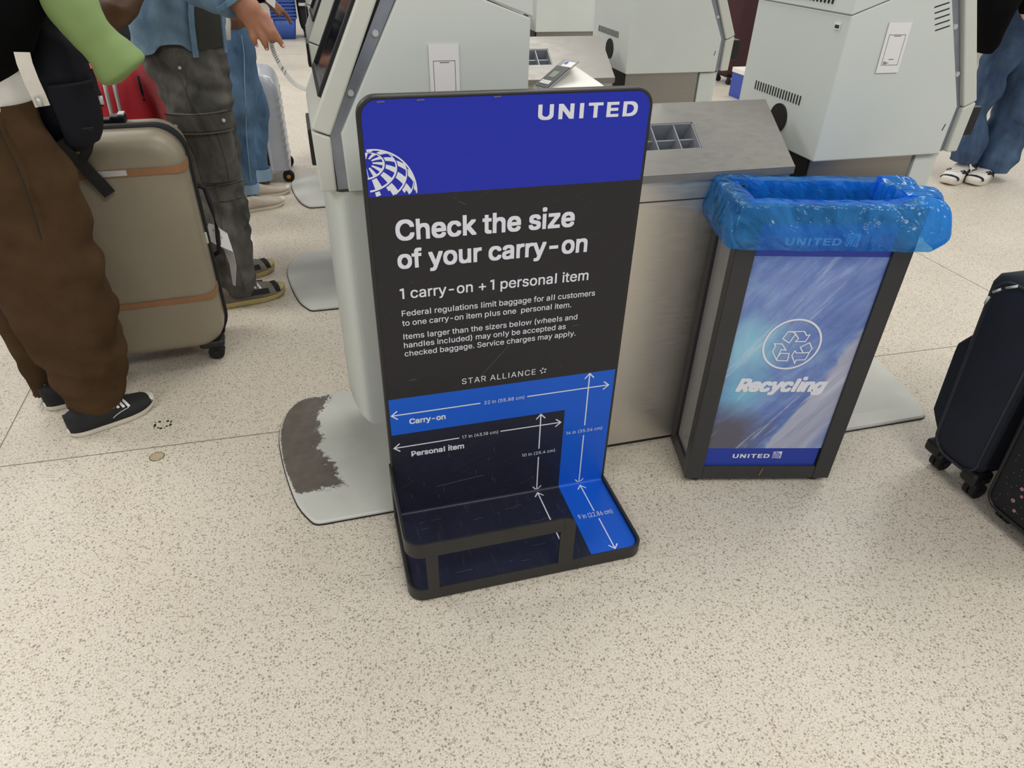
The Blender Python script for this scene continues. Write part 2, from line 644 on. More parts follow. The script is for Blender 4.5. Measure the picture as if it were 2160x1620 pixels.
def catmull(keys, n):
    """smooth interpolation of equal-length tuples"""
    out = []
    K = len(keys)
    for i in range(n + 1):
        t = i / n * (K - 1)
        k = min(int(t), K - 2)
        f = t - k
        p0, p1, p2, p3 = keys[max(k - 1, 0)], keys[k], keys[k + 1], keys[min(k + 2, K - 1)]
        out.append(tuple(0.5 * (2 * b + (c - a) * f + (2 * a - 5 * b + 4 * c - d) * f * f + (3 * b - a - 3 * c + d) * f ** 3) for a, b, c, d in zip(p0, p1, p2, p3)))
    return out


def rrect(x0, z0, x1, z1, r, n=6, corners='abcd'):
    """rounded rectangle polygon; corners a=bl b=br c=tr d=tl"""
    out = []
    for nm, cx, cz, a0 in (('a', x0 + r, z0 + r, PI), ('b', x1 - r, z0 + r, 1.5 * PI), ('c', x1 - r, z1 - r, 0), ('d', x0 + r, z1 - r, 0.5 * PI)):
        if nm in corners:
            for k in range(n + 1):
                a = a0 + 0.5 * PI * k / n
                out.append((cx + r * math.cos(a), cz + r * math.sin(a)))
        else:
            out.append((x0 if nm in 'ad' else x1, z0 if nm in 'ab' else z1))
    return out


FONT = None
try:
    FONT = bpy.data.fonts.load(os.path.join(bpy.utils.resource_path('LOCAL'), 'datafiles', 'fonts', 'Inter.woff2'))
except Exception:
    FONT = None


def font_height(ch):
    c = bpy.data.curves.new('t', 'FONT')
    c.body = ch
    if FONT:
        c.font = FONT
    o = bpy.data.objects.new('t', c)
    COL.objects.link(o)
    dg = bpy.context.evaluated_depsgraph_get()
    dg.update()
    me = bpy.data.meshes.new_from_object(o.evaluated_get(dg))
    h = max(v.co.y for v in me.vertices)
    bpy.data.objects.remove(o)
    bpy.data.meshes.remove(me)
    bpy.data.curves.remove(c)
    return h


CAP_H, ASC_H = font_height('H'), font_height('d')


def text(mb, body, fr, x0, x1, z0, bold=0.0, hscale=1.0, spacing=1.0, shear=0.0, cap=None, y=-0.0005):
    """flat letters laid on the plane of frame fr: local x along the line, local z up; fitted between x0 and x1"""
    c = bpy.data.curves.new('t', 'FONT')
    c.body = body.replace('1', '|').replace('I', '|').replace('l', '|')
    c.size = 1.0
    c.space_character = spacing
    c.shear = shear
    c.resolution_u = 4
    c.fill_mode = 'NONE'
    if FONT:
        c.font = FONT
    o = bpy.data.objects.new('t', c)
    COL.objects.link(o)
    dg = bpy.context.evaluated_depsgraph_get()
    dg.update()
    me = bpy.data.meshes.new_from_object(o.evaluated_get(dg))
    # closed outlines
    nxt = {}
    for e_ in me.edges:
        a, b = e_.vertices
        nxt.setdefault(a, []).append(b)
        nxt.setdefault(b, []).append(a)
    seen, loops = set(), []
    for v in range(len(me.vertices)):
        if v in seen or v not in nxt:
            continue
        lp, p, q = [v], None, v
        seen.add(v)
        while True:
            k = [t for t in nxt[q] if t != p and t not in seen]
            if not k:
                break
            p, q = q, min(k) if p is None else k[0]
            seen.add(q)
            lp.append(q)
        loops.append([me.vertices[t].co.to_2d() for t in lp])
    bpy.data.objects.remove(o)
    bpy.data.meshes.remove(me)
    bpy.data.curves.remove(c)

    def area2(lp):
        return sum(a.x * b.y - b.x * a.y for a, b in zip(lp, lp[1:] + lp[:1])) / 2
    kinds = [ch for ch in body if ch in '1Il']
    tall = sorted([lp for lp in loops if len(lp) <= 6 and max(p.y for p in lp) - min(p.y for p in lp) > 0.8
                   and max(p.x for p in lp) - min(p.x for p in lp) < 0.35], key=lambda lp: sum(p.x for p in lp) / len(lp))
    extra = []
    for lp, kd in zip(tall, kinds):
        y0_, y1_ = min(p.y for p in lp), max(p.y for p in lp)
        xc = sum(p.x for p in lp) / len(lp) - shear * (y0_ + y1_) / 2
        tp_ = ASC_H if kd == 'l' else CAP_H
        for p in lp:
            up_ = p.y > (y0_ + y1_) / 2
            rt = p.x - shear * p.y > xc
            p.y = tp_ if up_ else 0.0
            p.x = xc + (0.068 if rt else -0.068) * CAP_H + shear * p.y
        if kd == '1':
            k_ = CAP_H / 0.727
            xl, yt = xc - 0.05 * k_, CAP_H
            f = [Vector((xl - 0.15 * k_, yt - 0.15 * k_)), Vector((xl - 0.15 * k_, yt - 0.05 * k_)), Vector((xl + 0.02, yt)), Vector((xl + 0.02, yt - 0.10 * k_))]
            extra.append(f if area2(f) * area2(lp) > 0 else f[::-1])
    loops += extra

    if bold > 0.012:
        # keep the dots of i and j clear of their thickened stems
        for lp in loops:
            lo_, hi_ = min(p.y for p in lp), max(p.y for p in lp)
            if hi_ - lo_ < 0.28 * CAP_H and lo_ > 0.74 * CAP_H:
                for p in lp:
                    p.y += bold * 1.5
                    p.x += shear * bold * 1.5

    def inside(pt, lp):
        r_ = False
        for a, b in zip(lp, lp[1:] + lp[:1]):
            if (a.y > pt.y) != (b.y > pt.y) and pt.x < (b.x - a.x) * (pt.y - a.y) / (b.y - a.y) + a.x:
                r_ = not r_
        return r_
    big = max(loops, key=lambda l: abs(area2(l)))
    sgn = math.copysign(1, area2(big))
    outs = [l for l in loops if area2(l) * sgn > 0]
    holes = [l for l in loops if area2(l) * sgn <= 0]
    tris, vs, lay = [], [], []
    for li, l in enumerate(outs):
        hs = [h for h in holes if inside(h[0], l)]
        allp = l + [p for h in hs for p in h]
        t = geometry.tessellate_polygon([[Vector((p.x, p.y, 0)) for p in q] for q in [l] + hs])
        b = len(vs)
        vs += allp
        lay += [(li % 4) * 0.000005] * len(allp)
        tris += [tuple(b + i for i in f) for f in t]
    lo, hi = min(p.x for p in vs) - bold, max(p.x for p in vs) + bold
    s = (x1 - x0) / (hi - lo)
    sz = s * hscale
    if cap:
        sz = cap / (max(p.y for p in vs) + bold)
    offs = [(a, b) for a in (-1, 0, 1) for b in (-1, 0, 1)] if bold > 0 else [(0, 0)]
    for k, (ox, oy) in enumerate(offs):
        dx, dy = bold * ox * 0.92, bold * oy * 0.92
        if bold > 0.012:
            tv = [(vs[i_], (ti % 7) * 0.0000028) for ti, f in enumerate(tris) for i_ in f]
            tf = [(3 * t, 3 * t + 1, 3 * t + 2) for t in range(len(tris))]
        else:
            tv, tf = list(zip(vs, lay)), tris
        mb.add([fr((x0 + (p.x + dx - lo) * s, y - k * 0.000022 - q, z0 + (p.y + dy + bold) * sz)) for p, q in tv], tf, False)


STK = [0]


def stroke(mb, pts, w, fr, y=-0.0006, close=False):
    """polyline of flat quads on the plane of frame fr, each on its own hair-thin level"""
    P = [Vector((p[0], 0, p[1])) for p in pts]
    if close:
        P.append(P[0].copy())
    for a, b in zip(P, P[1:]):
        d = (b - a)
        if d.length < 1e-6:
            continue
        d.normalize()
        s = Vector((-d.z, 0, d.x)) * (w / 2)
        e = d * (w * 0.35)
        q = [a - e + s, a - e - s, b + e - s, b + e + s]
        STK[0] = (STK[0] + 1) % 16
        yy = y - STK[0] * 0.000012
        mb.add([fr((p.x, yy, p.z)) for p in q], [(0, 1, 2, 3)], False)


def arrow(mb, a, b, w, head, fr, y=-0.0006):
    """line from a to b with an open head at b"""
    a, b = Vector((a[0], 0, a[1])), Vector((b[0], 0, b[1]))
    d = (b - a).normalized()
    s = Vector((-d.z, 0, d.x))
    stroke(mb, [(a.x, a.z), (b.x, b.z)], w, fr, y)
    for sg in (1, -1):
        q = b - d * head + s * (sg * head * 0.85)
        stroke(mb, [(b.x, b.z), (q.x, q.z)], w, fr, y - 0.00005)


# ------------------------------------------------------------------ the room
fl = MB()
fl.add([(-25, -12, 0), (30, -12, 0), (30, 30, 0), (-25, 30, 0)], [(0, 1, 2, 3)])
struct(fl.build('floor', M['floor']))
wl = MB().box((-25, 24.0, 0), (30, 24.3, 5))
struct(wl.build('wall_back', M['wall']))


def joint(n, a, b, w=0.003):
    a, b = Vector((a[0], a[1], 0)), Vector((b[0], b[1], 0))
    d = (b - a).normalized()
    s = Vector((-d.y, d.x, 0)) * (w / 2)
    z0, z1 = Vector((0, 0, -0.002)), Vector((0, 0, 0.0006))
    mb = MB()
    mb.add([a - s + z1, a + s + z1, b + s + z1, b - s + z1, a - s + z0, a + s + z0, b + s + z0, b - s + z0],
           [(0, 1, 2, 3), (0, 4, 5, 1), (1, 5, 6, 2), (2, 6, 7, 3), (3, 7, 4, 0)])
    struct(mb.build('trim_%d' % n, M['joint']))


joint(1, (-6, 0.62), (-0.30, 0.457))
joint(2, (-0.30, 0.457), (5.5, 0.29))
joint(3, (-1.063, 0.462), (-1.09, 9))
joint(4, (2.66, 0.375), (2.66, 9))
joint(5, (-6, 7.4), (12, 7.1))

pl = MB()
pc = onz(331, 963)
pl.disc((pc.x, pc.y, 0.0003), (0, 0, 1), 0.019, 0.0012, 24)
pl.cur = 1
for k in range(40):
    if k % 9 == 4:
        continue
    t0, t1 = 2 * PI * k / 40, 2 * PI * (k + 1) / 40
    pl.add([(pc.x + q * math.cos(t), pc.y + q * math.sin(t), 0.0011) for q, t in ((0.0186, t0), (0.0186, t1), (0.0202, t1), (0.0202, t0))], [(0, 1, 2, 3)])
struct(pl.build('trim_6', [M['plug'], M['cargo_dark']]))
st = MB()
pc = onz(343, 895)
for k in range(15):
    a = 2 * PI * k / 15
    if k in (3, 4):
        continue
    r = 0.020 + 0.003 * math.sin(k * 2.3)
    st.disc((pc.x + r * 1.15 * math.cos(a), pc.y + r * math.sin(a), 0.0003), (0, 0, 1), 0.0022 + 0.0012 * ((k * 7) % 3), 0.0012, 6)
struct(st.build('trim_7', M['cargo_dark']))

# ------------------------------------------------------------------ bag sizer stand
BW = 0.5517        # width of the printed sheet
PZ = 0.025         # height of the printed floor of the sizer
sizer = thing('bag_sizer', (0.27, -0.10, 0), 'tall black bag sizer stand with a blue and charcoal printed board', 'bag sizer')
W0 = frame((0, 0, 0), (1, 0, 0), (0, 1, 0), (0, 0, 1))      # board plane, z from the floor
F0 = frame((0, 0, PZ), (1, 0, 0), (0, 0, -1), (0, -1, 0))    # sizer floor: local z runs to the front
# back board
bd = MB()
bd.prism(rrect(-0.008, 0.0, BW + 0.008, 1.0265, 0.036, 8, 'cd'), 0.0015, 0.024, 'y')
bd.build('back_board', M['black'], sizer, bevel=0.003)
# printed sheet, running down the board, round the fold and over the base
sh = MB()
e = 0.0
top = 1.0205
r = 0.030
sh.cur = 0
hp = rrect(e, 0.849, BW - e, top, r, 8, 'cd')
sh.add([W0((p[0], 0, p[1])) for p in hp], [tuple(range(len(hp)))])
X = [0.0, 0.4286, BW]


def strip(cells):
    """cells: list of (material, x0, x1, s0, s1) along the folded profile"""
    for mi, x0, x1, s0, s1 in cells:
        sh.cur = mi
        sh.add([prof(x0, s0), prof(x1, s0), prof(x1, s1), prof(x0, s1)], [(0, 1, 2, 3)], True)


RF = 0.008
ARC = RF * PI / 2


def prof(x, s):
    # s: height above the fold when >RF, arc in [-ARC, 0] region, then the floor
    if s >= RF:
        return W0((x, 0, s + PZ))
    if s >= RF - ARC:
        a = (RF - s) / RF
        return Vector((x, -RF * (1 - math.cos(a)), PZ + RF * (1 - math.sin(a))))
    d = (RF - ARC) - s + RF
    return Vector((x, -d, PZ))


cells = [(1, 0, BW, 0.3584, 0.849 - PZ), (3, 0, X[1], 0.2565, 0.3584), (3, X[1], BW, 0.2565, 0.3584),
         (2, 0, X[1], RF, 0.2565), (3, X[1], BW, RF, 0.2565)]
for k in range(6):
    cells += [(2, 0, X[1], RF - ARC * (k + 1) / 6, RF - ARC * k / 6), (3, X[1], BW, RF - ARC * (k + 1) / 6, RF - ARC * k / 6)]
strip(cells)
FD = 0.250
# floor area: front corners rounded
sh.cur = 2
sh.add([F0(p) for p in [(0, 0, RF), (X[1], 0, RF), (X[1], 0, FD)] + [(0.03 - 0.03 * math.sin(a * PI / 12), 0, FD - 0.03 + 0.03 * math.cos(a * PI / 12)) for a in range(7)]], [tuple(range(10))])
sh.cur = 3
sh.add([F0(p) for p in [(X[1], 0, RF), (BW, 0, RF)] + [(BW - 0.03 + 0.03 * math.cos(a * PI / 12), 0, FD - 0.03 + 0.03 * math.sin(a * PI / 12)) for a in range(7)] + [(X[1], 0, FD)]], [tuple(range(10))])
sheet = sh.build('printed_sheet', [M['hdr'], M['dark'], M['navy'], M['sky']], sizer)
# lettering
lt = MB()
text(lt, 'UNITED', W0, 0.3246, 0.5268, 0.9748, 0.030, 1.0, 1.16, cap=0.0262)
L = lt.build('airline_lettering', M['ink'], sheet)
lt = MB()
text(lt, 'Check the size', W0, 0.0446, 0.4144, 0.7590, 0.023)
text(lt, 'of your carry-on', W0, 0.0440, 0.4480, 0.6995, 0.023)
lt.build('headline_lettering', M['ink'], sheet)
lt = MB()
text(lt, '1 carry-on + 1 personal item', W0, 0.0440, 0.4572, 0.6325, 0.010)
lt.build('subtitle_lettering', M['ink'], sheet)
lt = MB()
text(lt, 'Federal regulations limit baggage for all customers', W0, 0.0448, 0.477, 0.5922, 0.006)
text(lt, 'to one carry-on item plus one  personal item.', W0, 0.0441, 0.4224, 0.5692, 0.006)
text(lt, 'Items larger than the sizers below (wheels and', W0, 0.0447, 0.4394, 0.5363, 0.006)
text(lt, 'handles included) may only be accepted as', W0, 0.0445, 0.4132, 0.5148, 0.006)
text(lt, 'checked baggage. Service charges may apply.', W0, 0.0445, 0.4389, 0.4935, 0.006)
lt.build('paragraph_lettering', M['ink'], sheet)
lt = MB()
text(lt, 'STAR ALLIANCE', W0, 0.170, 0.3461, 0.4005, -0.008, 1.0, 1.12, cap=0.0150)
cx, cz = 0.3650, 0.4078
for k in range(5):
    a = PI / 2 + k * 2 * PI / 5 + 0.1
    p = [(cx + 0.0100 * math.cos(a), cz + 0.0100 * math.sin(a)), (cx + 0.0050 * math.cos(a + 0.75), cz + 0.0050 * math.sin(a + 0.75)), (cx + 0.0048 * math.cos(a - 0.30), cz + 0.0048 * math.sin(a - 0.30))]
    lt.add([W0((q[0], -0.0005, q[1])) for q in p], [(0, 1, 2)])
lt.build('alliance_lettering', M['ink'], sheet)
lt = MB()
text(lt, '22 in (55.88 cm)', W0, 0.2225, 0.3212, 0.3342, 0.002)
text(lt, 'Carry-on', W0, 0.0435, 0.1288, 0.3078, 0.026)
text(lt, '17 in (43.18 cm)', W0, 0.1671, 0.2576, 0.2408, 0.002)
text(lt, 'Personal item', W0, 0.0424, 0.1718, 0.2100, 0.026)
text(lt, '14 in (35.56 cm)', W0, 0.4372, 0.5356, 0.2012, 0.002)
text(lt, '10 in (25.4 cm)', W0, 0.3216, 0.4103, 0.1515, 0.002)
text(lt, '9 in (22.86 cm)', F0, 0.4420, 0.5330, 0.1290, 0.002) if False else None
lt.build('dimension_lettering', M['ink'], sheet)
FL = frame((0, 0, PZ), (1, 0, 0), (0, 0, -1), (0, 1, 0))     # sizer floor with z pointing back
lt = MB()
text(lt, '9 in (22.86 cm)', FL, 0.4406, 0.5334, -0.1290, 0.002, cap=0.0155)
lt.build('depth_lettering', M['ink'], sheet)
ar = MB()
w, h = 0.0031, 0.013
arrow(ar, (0.2120, 0.3392), (0.0038, 0.3384), w, h, W0)
arrow(ar, (0.3297, 0.3392), (0.5386, 0.3396), w, h, W0)
arrow(ar, (0.1592, 0.2445), (0.0030, 0.2432), w, h, W0)
arrow(ar, (0.2645, 0.2456), (0.4201, 0.2448), w, h, W0)
arrow(ar, (0.4858, 0.2240), (0.4850, 0.3815), w, h, W0)
arrow(ar, (0.4860, 0.1900), (0.4868, 0.0260), w, h, W0)
arrow(ar, (0.3662, 0.1709), (0.3661, 0.2795), w, h, W0)
arrow(ar, (0.3663, 0.1413), (0.3668, 0.0270), w, h, W0)
arrow(ar, (0.4880, -0.1096), (0.4870, -0.0110), w, h, FL)
arrow(ar, (0.4905, -0.1394), (0.4911, -0.2430), w, h, FL)
stroke(ar, [(0.3689, -0.1094), (0.3697, -0.1960)], w, FL)
arrow(ar, (0.3687, -0.1094), (0.3669, -0.0100), w, h, FL)
ar.build('dimension_arrows', M['ink'], sheet)

# globe emblem at the lower left of the header, cut by the sheet's edge


def globe(mb, fr, cx, cz, R, clip, tilt=(0.62, 0.98), y=-0.0005, nlat=10, nlon=24, lines=True):
    """checkered globe seen from outside, drawn flat; clip(x,z) keeps a cell"""
    # pole direction: leaning to the upper left, tipped towards the viewer
    ax = Vector((-0.15, -0.717, 0.68)).normalized()
    u = ax.orthogonal().normalized()
    v = ax.cross(u)

    def P(la, lo):
        d = ax * math.sin(la) + (u * math.cos(lo) + v * math.sin(lo)) * math.cos(la)
        return d

    lev = [0]

    def put(quad, up=0.0):
        lev[0] = (lev[0] + 1) % 8
        if all(q.y < 0.04 for q in quad):
            pts = [(cx + q.x * R, cz + q.z * R) for q in quad]
            if all(clip(*p) for p in pts):
                mb.add([fr((p[0], y - up - lev[0] * 0.000008, p[1])) for p in pts], [tuple(range(len(pts)))])
    N = nlat
    for i in range(N):
        a0 = PI / 2 - (i + 0.35) * PI / N * 0.98
        a1 = PI / 2 - (i + 1.35) * PI / N * 0.98
        for j in range(nlon):
            if (i % 2 == 0 and j % 2) or (i % 2 and not j % 2):
                continue
            S = 5
            for s in range(S):
                l0 = 2 * PI * (j + s / S) / nlon + i * 0.11
                l1 = 2 * PI * (j + (s + 1) / S) / nlon + i * 0.11
                am = (a0 + a1) / 2
                put([P(a0 - 0.05, l0), P(a0 - 0.05, l1), P(am, l1), P(am, l0)])
                put([P(am, l0), P(am, l1), P(a1 + 0.0, l1), P(a1 + 0.0, l0)])
        S = 90
        for s in range(S):
            l0, l1 = 2 * PI * s / S, 2 * PI * (s + 1) / S
            put([P(a1 + 0.022, l0), P(a1 + 0.022, l1), P(a1 - 0.022, l1), P(a1 - 0.022, l0)], 0.0001)
    S = 90
    for s in range(S):
        a, b = 2 * PI * s / S, 2 * PI * (s + 1) / S
        pts = [(cx + R * k * math.cos(t), cz + R * k * math.sin(t)) for k, t in ((1.0, a), (1.0, b), (0.965, b), (0.965, a))]
        if all(clip(*p) for p in pts):
            mb.add([fr((p[0], y - 0.0002, p[1])) for p in pts], [(0, 1, 2, 3)])


gm = MB()
globe(gm, W0, 0.012, 0.858, 0.0795, lambda x, z: x > 0.0005 and z > 0.8495)
gm.build('globe_emblem', M['ink'], sheet)
# scratches and scuffs
sc_ = MB()
rs = random.Random(9)
for (x, z, dx, dz, ww) in [(0.205, 0.405, 0.075, 0.085, 0.0007), (0.05, 0.43, 0.016, 0.0005, 0.0009), (0.39, 0.575, 0.03, -0.012, 0.0006), (0.43, 0.52, 0.016, 0.001, 0.0008),
                           (0.33, 0.62, 0.03, 0.03, 0.0006), (0.30, 0.66, -0.01, -0.03, 0.0005), (0.10, 0.10, 0.12, 0.012, 0.0012), (0.17, 0.83, 0.014, -0.006, 0.0006)]:
    stroke(sc_, [(x, z), (x + dx, z + dz)], ww, W0, -0.0003)
for k in range(16):
    x, z = rs.uniform(0.03, 0.40), rs.uniform(0.06, 0.22)
    stroke(sc_, [(x, z), (x + rs.uniform(-0.001, 0.001), z + rs.uniform(0.004, 0.016))], 0.0006, W0, -0.0003)
for k in range(12):
    x, z = rs.uniform(0.03, 0.52), rs.uniform(0.37, 0.84)
    stroke(sc_, [(x, z), (x + rs.uniform(-0.006, 0.006), z + rs.uniform(-0.003, 0.006))], 0.0005, W0, -0.0003)
for k in range(14):
    x, z = rs.uniform(0.04, 0.40), -rs.uniform(0.03, 0.23)
    stroke(sc_, [(x, z), (x + rs.uniform(0.006, 0.04), z + rs.uniform(-0.002, 0.003))], 0.0006, FL, -0.0003)
for x, z in ((0.03, 1.0165), (0.10, 1.0175), (0.24, 1.0185)):
    stroke(sc_, [(x, z), (x + 0.012, z + 0.0005)], 0.0022, W0, -0.0003)
sc_.build('scuff_pattern', M['scratch'], sheet)
# base tray with raised rim
bt = MB()
bt.prism(rrect(-0.006, -0.256, BW + 0.002, 0.024, 0.034, 8, 'ab'), 0.004, PZ - 0.0015, 'z')
bt.build('base_plate', M['black'], sizer)


def band(path, z0, z1, t, mb):
    """vertical band following a plan path, t thick (to the left of travel)"""
    P = [Vector((p[0], p[1], 0)) for p in path]
    rs = []
    for i, p in enumerate(P):
        d = (P[min(i + 1, len(P) - 1)] - P[max(i - 1, 0)]).normalized()
        n = Vector((-d.y, d.x, 0))
        zz0 = z0[i] if isinstance(z0, list) else z0
        zz1 = z1[i] if isinstance(z1, list) else z1
        a, b = p, p + n * t
        rs.append([Vector((a.x, a.y, zz0)), Vector((b.x, b.y, zz0)), Vector((b.x, b.y, zz1)), Vector((a.x, a.y, zz1))])
    mb.rings(rs, True, False)


def corner(cx, cy, r, a0, a1, n=8):
    return [(cx + r * math.cos(a0 + (a1 - a0) * k / n), cy + r * math.sin(a0 + (a1 - a0) * k / n)) for k in range(n + 1)]


XL, XR, YF = -0.012, BW + 0.008, -0.262
plan = [(XL, 0.02)] + corner(XL + 0.036, YF + 0.036, 0.036, PI, 1.5 * PI) + corner(XR - 0.036, YF + 0.036, 0.036, 1.5 * PI, 2 * PI) + [(XR, 0.02)]
rm = MB()
band(plan, 0.004, 0.036, 0.008, rm)
rm.build('base_rim', M['black'], sizer, bevel=0.0015)
# personal item guard rail: side, front-left corner and front, with two openings
gr = MB()
cz0, cz1, cz2, cz3 = 0.034, 0.044, 0.143, 0.182
leftp = [(XL, 0.02), (XL, -0.04), (XL, -0.12), (XL, -0.19)] + corner(XL + 0.036, YF + 0.036, 0.036, PI, 1.5 * PI)
band(leftp + [(0.2, YF), (0.345, YF)], cz2, cz3, 0.006, gr)
nr = 7
cpath = [(0.345 + 0.028 * math.sin(k / nr * PI / 2), YF) for k in range(nr + 1)]
ctop = [cz3 - 0.028 + 0.028 * math.cos(k / nr * PI / 2) for k in range(nr + 1)]
band(cpath, cz2 - 0.001, ctop, 0.006, gr)
band([(0.337, YF), (0.373, YF)], cz0, cz2, 0.006, gr)
band([(0.030, YF), (0.056, YF)], cz0, cz2, 0.006, gr)
band([(XL, 0.02), (XL, -0.02)], cz0, cz2, 0.006, gr)
gr.build('guard_rail', M['black'], sizer, bevel=0.0012)
for x, y in ((0.02, -0.23), (0.52, -0.23), (0.02, 0.0), (0.52, 0.0)):
    ft = MB().disc((x, y, 0.0025), (0, 0, 1), 0.012, 0.005, 14)
    ft.build('rubber_foot', M['rubber'], sizer)

# ------------------------------------------------------------------ recycling bin
BU, BV = Vector((0.971, -0.238, 0)).normalized(), Vector((0.238, 0.971, 0)).normalized()
BO = Vector((0.783, -0.047, 0))
BF = frame(BO, BU, BV, (0, 0, 1))
bw, bdp, bz0, bz1 = 0.405, 0.180, 0.016, 0.792
bn = thing('recycling_bin', BF((bw / 2, bdp / 2, 0)), 'black framed recycling bin with a blue plastic film poster on its front', 'recycling bin')


def part(name, m, parent, *boxes, fr=None, bevel=0.002):
    mb = MB()
    for lo, hi in boxes:
        mb.box(lo, hi, fr)
    return mb.build(name, m, parent, bevel=bevel)


pw = 0.046
for x0, y0 in ((0, 0), (bw - pw, 0), (0, bdp - 0.034), (bw - pw, bdp - 0.034)):
    part('corner_post', M['binframe'], bn, ((x0, y0, bz0), (x0 + pw, y0 + 0.034, bz1)), fr=BF)
part('bottom_rail', M['binframe'], bn, ((pw, 0.001, bz0), (bw - pw, 0.03, 0.058)), ((pw, bdp - 0.03, bz0), (bw - pw, bdp - 0.001, 0.058)),
     ((0.001, 0.034, bz0), (0.03, bdp - 0.034, 0.058)), ((bw - 0.03, 0.034, bz0), (bw - 0.001, bdp - 0.034, 0.058)), fr=BF)
part('top_rail', M['binframe'], bn, ((pw, 0.001, 0.755), (bw - pw, 0.02, bz1)), ((pw, bdp - 0.02, 0.755), (bw - pw, bdp - 0.001, bz1)),
     ((0.001, 0.034, 0.755), (0.02, bdp - 0.034, bz1)), ((bw - 0.02, 0.034, 0.755), (bw - 0.001, bdp - 0.034, bz1)), fr=BF)
part('side_panel', M['clear'], bn, ((0.010, 0.034, 0.058), (0.014, bdp - 0.034, 0.755)), fr=BF, bevel=0)
part('side_panel', M['clear'], bn, ((bw - 0.014, 0.034, 0.058), (bw - 0.010, bdp - 0.034, 0.755)), fr=BF, bevel=0)
part('rear_panel', M['clear'], bn, ((pw, bdp - 0.014, 0.058), (bw - pw, bdp - 0.010, 0.755)), fr=BF, bevel=0)
for x0, y0 in ((0.035, 0.03), (bw - 0.035, 0.03), (0.035, bdp - 0.03), (bw - 0.035, bdp - 0.03)):
    mb = MB()
    c_ = BF((x0, y0, 0.008))
    mb.disc(c_, (0, 0, 1), 0.017, 0.016, 18)
    mb.build('foot', M['rubber'], bn)
fp = MB()
PO = BF((0, 0, 0))
for k, (z0, z1) in enumerate(((0.118, 0.675), (0.675, 0.755), (0.055, 0.118))):
    fp.cur = k
    fp.box((0.044, 0.008, z0), (bw - 0.044 if k < 2 else bw - 0.05, 0.012, z1), BF)
# poster material runs in object space: x along the face, z up
front = fp.build('front_panel', [M['poster'], M['binhdr'], M['binfoot']], bn)
# re-seat the panel's own axes on the face so the print follows it
mw = Matrix(((BU.x, BV.x, 0, 0), (BU.y, BV.y, 0, 0), (0, 0, 1, 0), (0, 0, 0, 1)))
front.data.transform(Matrix.Translation(ORG[bn.name] - BO))
front.data.transform(mw.inverted())
front.location = BO - ORG[bn.name]
front.rotation_euler = (0, 0, math.atan2(BU.y, BU.x))
FFR = frame((0, 0, 0), (1, 0, 0), (0, 1, 0), (0, 0, 1))
ORG[front.name] = Vector((0, 0, 0))
rc = MB()


def loc_bin(u, v):
    p = onp(u, v, BO + BV * 0.008, BV) - BO
    return (p.dot(BU), p.z)


rcx, rcz, rcr = 0.1935, 0.445, 0.0720
for k in range(72):
    a, b = 2 * PI * k / 72, 2 * PI * (k + 1) / 72
    rc.add([FFR((rcx + q * math.cos(t), 0.0072, rcz + q * math.sin(t))) for q, t in ((rcr, a), (rcr, b), (rcr - 0.0050, b), (rcr - 0.0050, a))], [(0, 1, 2, 3)])
for ring_ in ([(943, 397), (982, 345), (1026, 350), (1036, 366), (990, 428)],
              [(1000, 345), (1028, 349), (1058, 395), (1036, 418), (1108, 418), (1144, 368), (1118, 374), (1103, 344)],
              [(880, 434), (938, 436), (968, 483), (932, 476), (896, 552), (868, 492), (890, 450)],
              [(928, 504), (990, 506), (976, 560), (904, 558), (896, 545)],
              [(1072, 460), (1140, 426), (1158, 470), (1138, 498), (1092, 500)],
              [(1010, 520), (1032, 486), (1044, 502), (1138, 500), (1106, 552), (1040, 554), (1030, 578)]):
    stroke(rc, [loc_bin(1380 + a / 3.484, 600 + b / 3.484) for a, b in ring_], 0.0030, FFR, 0.0070, True)
rc.build('recycling_symbol', M['ink'], front)
lt = MB()
text(lt, 'Recycling', FFR, 0.082, 0.315, 0.3045, 0.045, 1.0, 1.0, 0.25, y=0.0070)
text(lt, 'UNITED', FFR, 0.121, 0.223, 0.0845, 0.03, 1.0, 1.12, y=0.0070, cap=0.0135)
text(lt, 'UNITED', FFR, 0.110, 0.236, 0.702, 0.03, 1.0, 1.12, y=0.0070, cap=0.0165)
lt.build('bin_lettering', M['ink'], front)
lg = MB()
for gx, gz, gs in ((0.231, 0.083, 0.024), (0.246, 0.700, 0.030)):
    lg.cur = 0
    lg.add([FFR((gx + a * gs, 0.0071, gz + b * gs)) for a, b in ((0, 0), (1, 0), (1, 1), (0, 1))], [(0, 1, 2, 3)])
    lg.cur = 1
    globe(lg, FFR, gx + gs * 0.30, gz + gs * 0.36, gs * 0.60, lambda x, z, gx=gx, gz=gz, gs=gs: gx <= x <= gx + gs and gz <= z <= gz + gs, y=0.0068)
lg.build('globe_emblem', [M['ink'], M['binfoot']], front)
# chips in the paint of the bottom rail
ch = MB()
for a in ([(0.210, 0.052), (0.207, 0.035), (0.205, 0.028)],):
    stroke(ch, [(p[0], p[1]) for p in a], 0.004, BF, -0.0003)
ch.build('paint_chip', M['stain'], bn)

